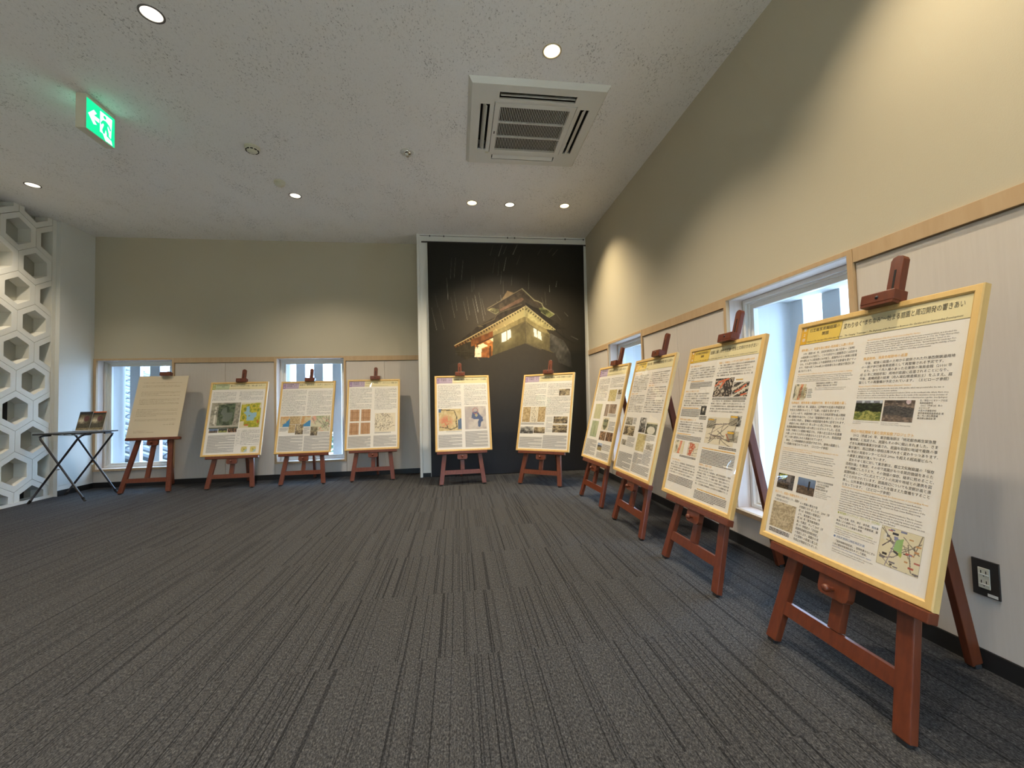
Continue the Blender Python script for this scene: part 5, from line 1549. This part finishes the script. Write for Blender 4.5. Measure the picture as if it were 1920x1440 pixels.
for q, (u0, lab) in enumerate(((-0.1225, 'left leaflet of the pair in the acrylic stand, dark picture to the top edge'), (0.0015, 'right leaflet of the pair in the acrylic stand, with an orange top edge'))):
    o = leaning('leaflet', -3.748, 4.80, 0.6825, 17, lab, 'leaflet', 'leaflets in the acrylic stand')
    bm = bmesh.new(); B(bm, u0, u0 + 0.121, -0.002, 0.003, 0.0115, 0.214)
    pg = link('paper', tomesh(bm, 'paper'), o, 'sheet_white')
    def place(u, v, u0=u0):
        return np.stack([u0 + u * 0.121, np.full_like(u, -0.0024), 0.020 + v * 0.194], 1)
    def colour(u, v, q=q):
        c = art('page', u, v, 181)
        if q: c = np.where((v > .945)[..., None], C3(204, 104, 52), c)
        return c
    link('cover_print', print_mesh('cover_print', 30, 46, place, colour, 'printed_paper'), pg)

# ================================================================== OUTSIDE
tag(box('ground', 'ground_grey', None, (-40, 40, YF + 0.6, 60, -3.3, -3.2), (XR + 0.6, 40, -20, YF + 0.6, -3.3, -3.2)), kind='structure')
rf = empty('tiled_roof', (-3.97, 6.2, 0.12), 0, 'grey barrel tiled roof rising behind the left corner window', 'roof')
sl = math.atan(0.45)
rf.rotation_euler = (0, sl, 0)          # local -x runs up the slope
bm = bmesh.new()
# one pan and cover tile
prof = [(-0.135, 0.0), (-0.075, 0.0)] + [(0.075 * math.cos(math.pi - k * math.pi / 6), 0.075 * math.sin(math.pi - k * math.pi / 6)) for k in range(0, 7)] + [(0.135, 0.0)]
lo = [bm.verts.new((0.0, a, b + 0.022)) for a, b in prof]; hi = [bm.verts.new((-0.36, a, b)) for a, b in prof]
for k in range(len(prof) - 1):
    bm.faces.new((lo[k], lo[k + 1], hi[k + 1], hi[k]))
lo2 = [bm.verts.new((0.0, a, b)) for a, b in prof]
for k in range(len(prof) - 1):
    bm.faces.new((lo2[k], lo2[k + 1], lo[k + 1], lo[k]))
bmesh.ops.recalc_face_normals(bm, faces=bm.faces[:])
TILE = tomesh(bm, 'roof_tile'); TILE.materials.append(MATS['roof_tile_grey'])
for r in range(15):
    for cc in range(20):
        t = link('roof_tile', TILE, rf)
        t.location = (0.85 - r * 0.34, -0.22 + cc * 0.27, 0.0)
box('roof_deck', 'roof_tile_grey', rf, (-9.0, 0.80, -0.34, 7.0, -0.06, -0.02))
tr = empty('tree', (-2.55, 9.2, -3.2), 0, 'leafy green tree outside the second far window', 'tree')
bm = bmesh.new(); tube(bm, [(0, 0, 0), (0.05, 0, 1.5), (0, 0.1, 3.0)], 0.09, 8)
link('trunk', tomesh(bm, 'trunk'), tr, 'bark')
bm = bmesh.new()
rs = random.Random(4)
for q in range(900):
    a, e, rr = rs.uniform(0, 6.28), rs.uniform(-1.2, 1.5), rs.uniform(0.5, 1.0)
    p = Vector((math.cos(a) * math.cos(e) * rr * 1.0, math.sin(a) * math.cos(e) * rr * 1.0, 2.9 + math.sin(e) * rr * 1.1))
    m_ = Matrix.Rotation(rs.uniform(0, 6.28), 3, 'Z') @ Matrix.Rotation(rs.uniform(-1, 1), 3, 'X')
    l = rs.uniform(0.06, 0.13)
    bm.faces.new([bm.verts.new(p + m_ @ Vector(v)) for v in ((-l, 0, 0), (0, -l * .45, 0.01), (l, 0, 0), (0, l * .45, 0.01))])
fo = link('foliage', tomesh(bm, 'foliage'), tr, 'tree_leaf'); fo['kind'] = 'stuff'
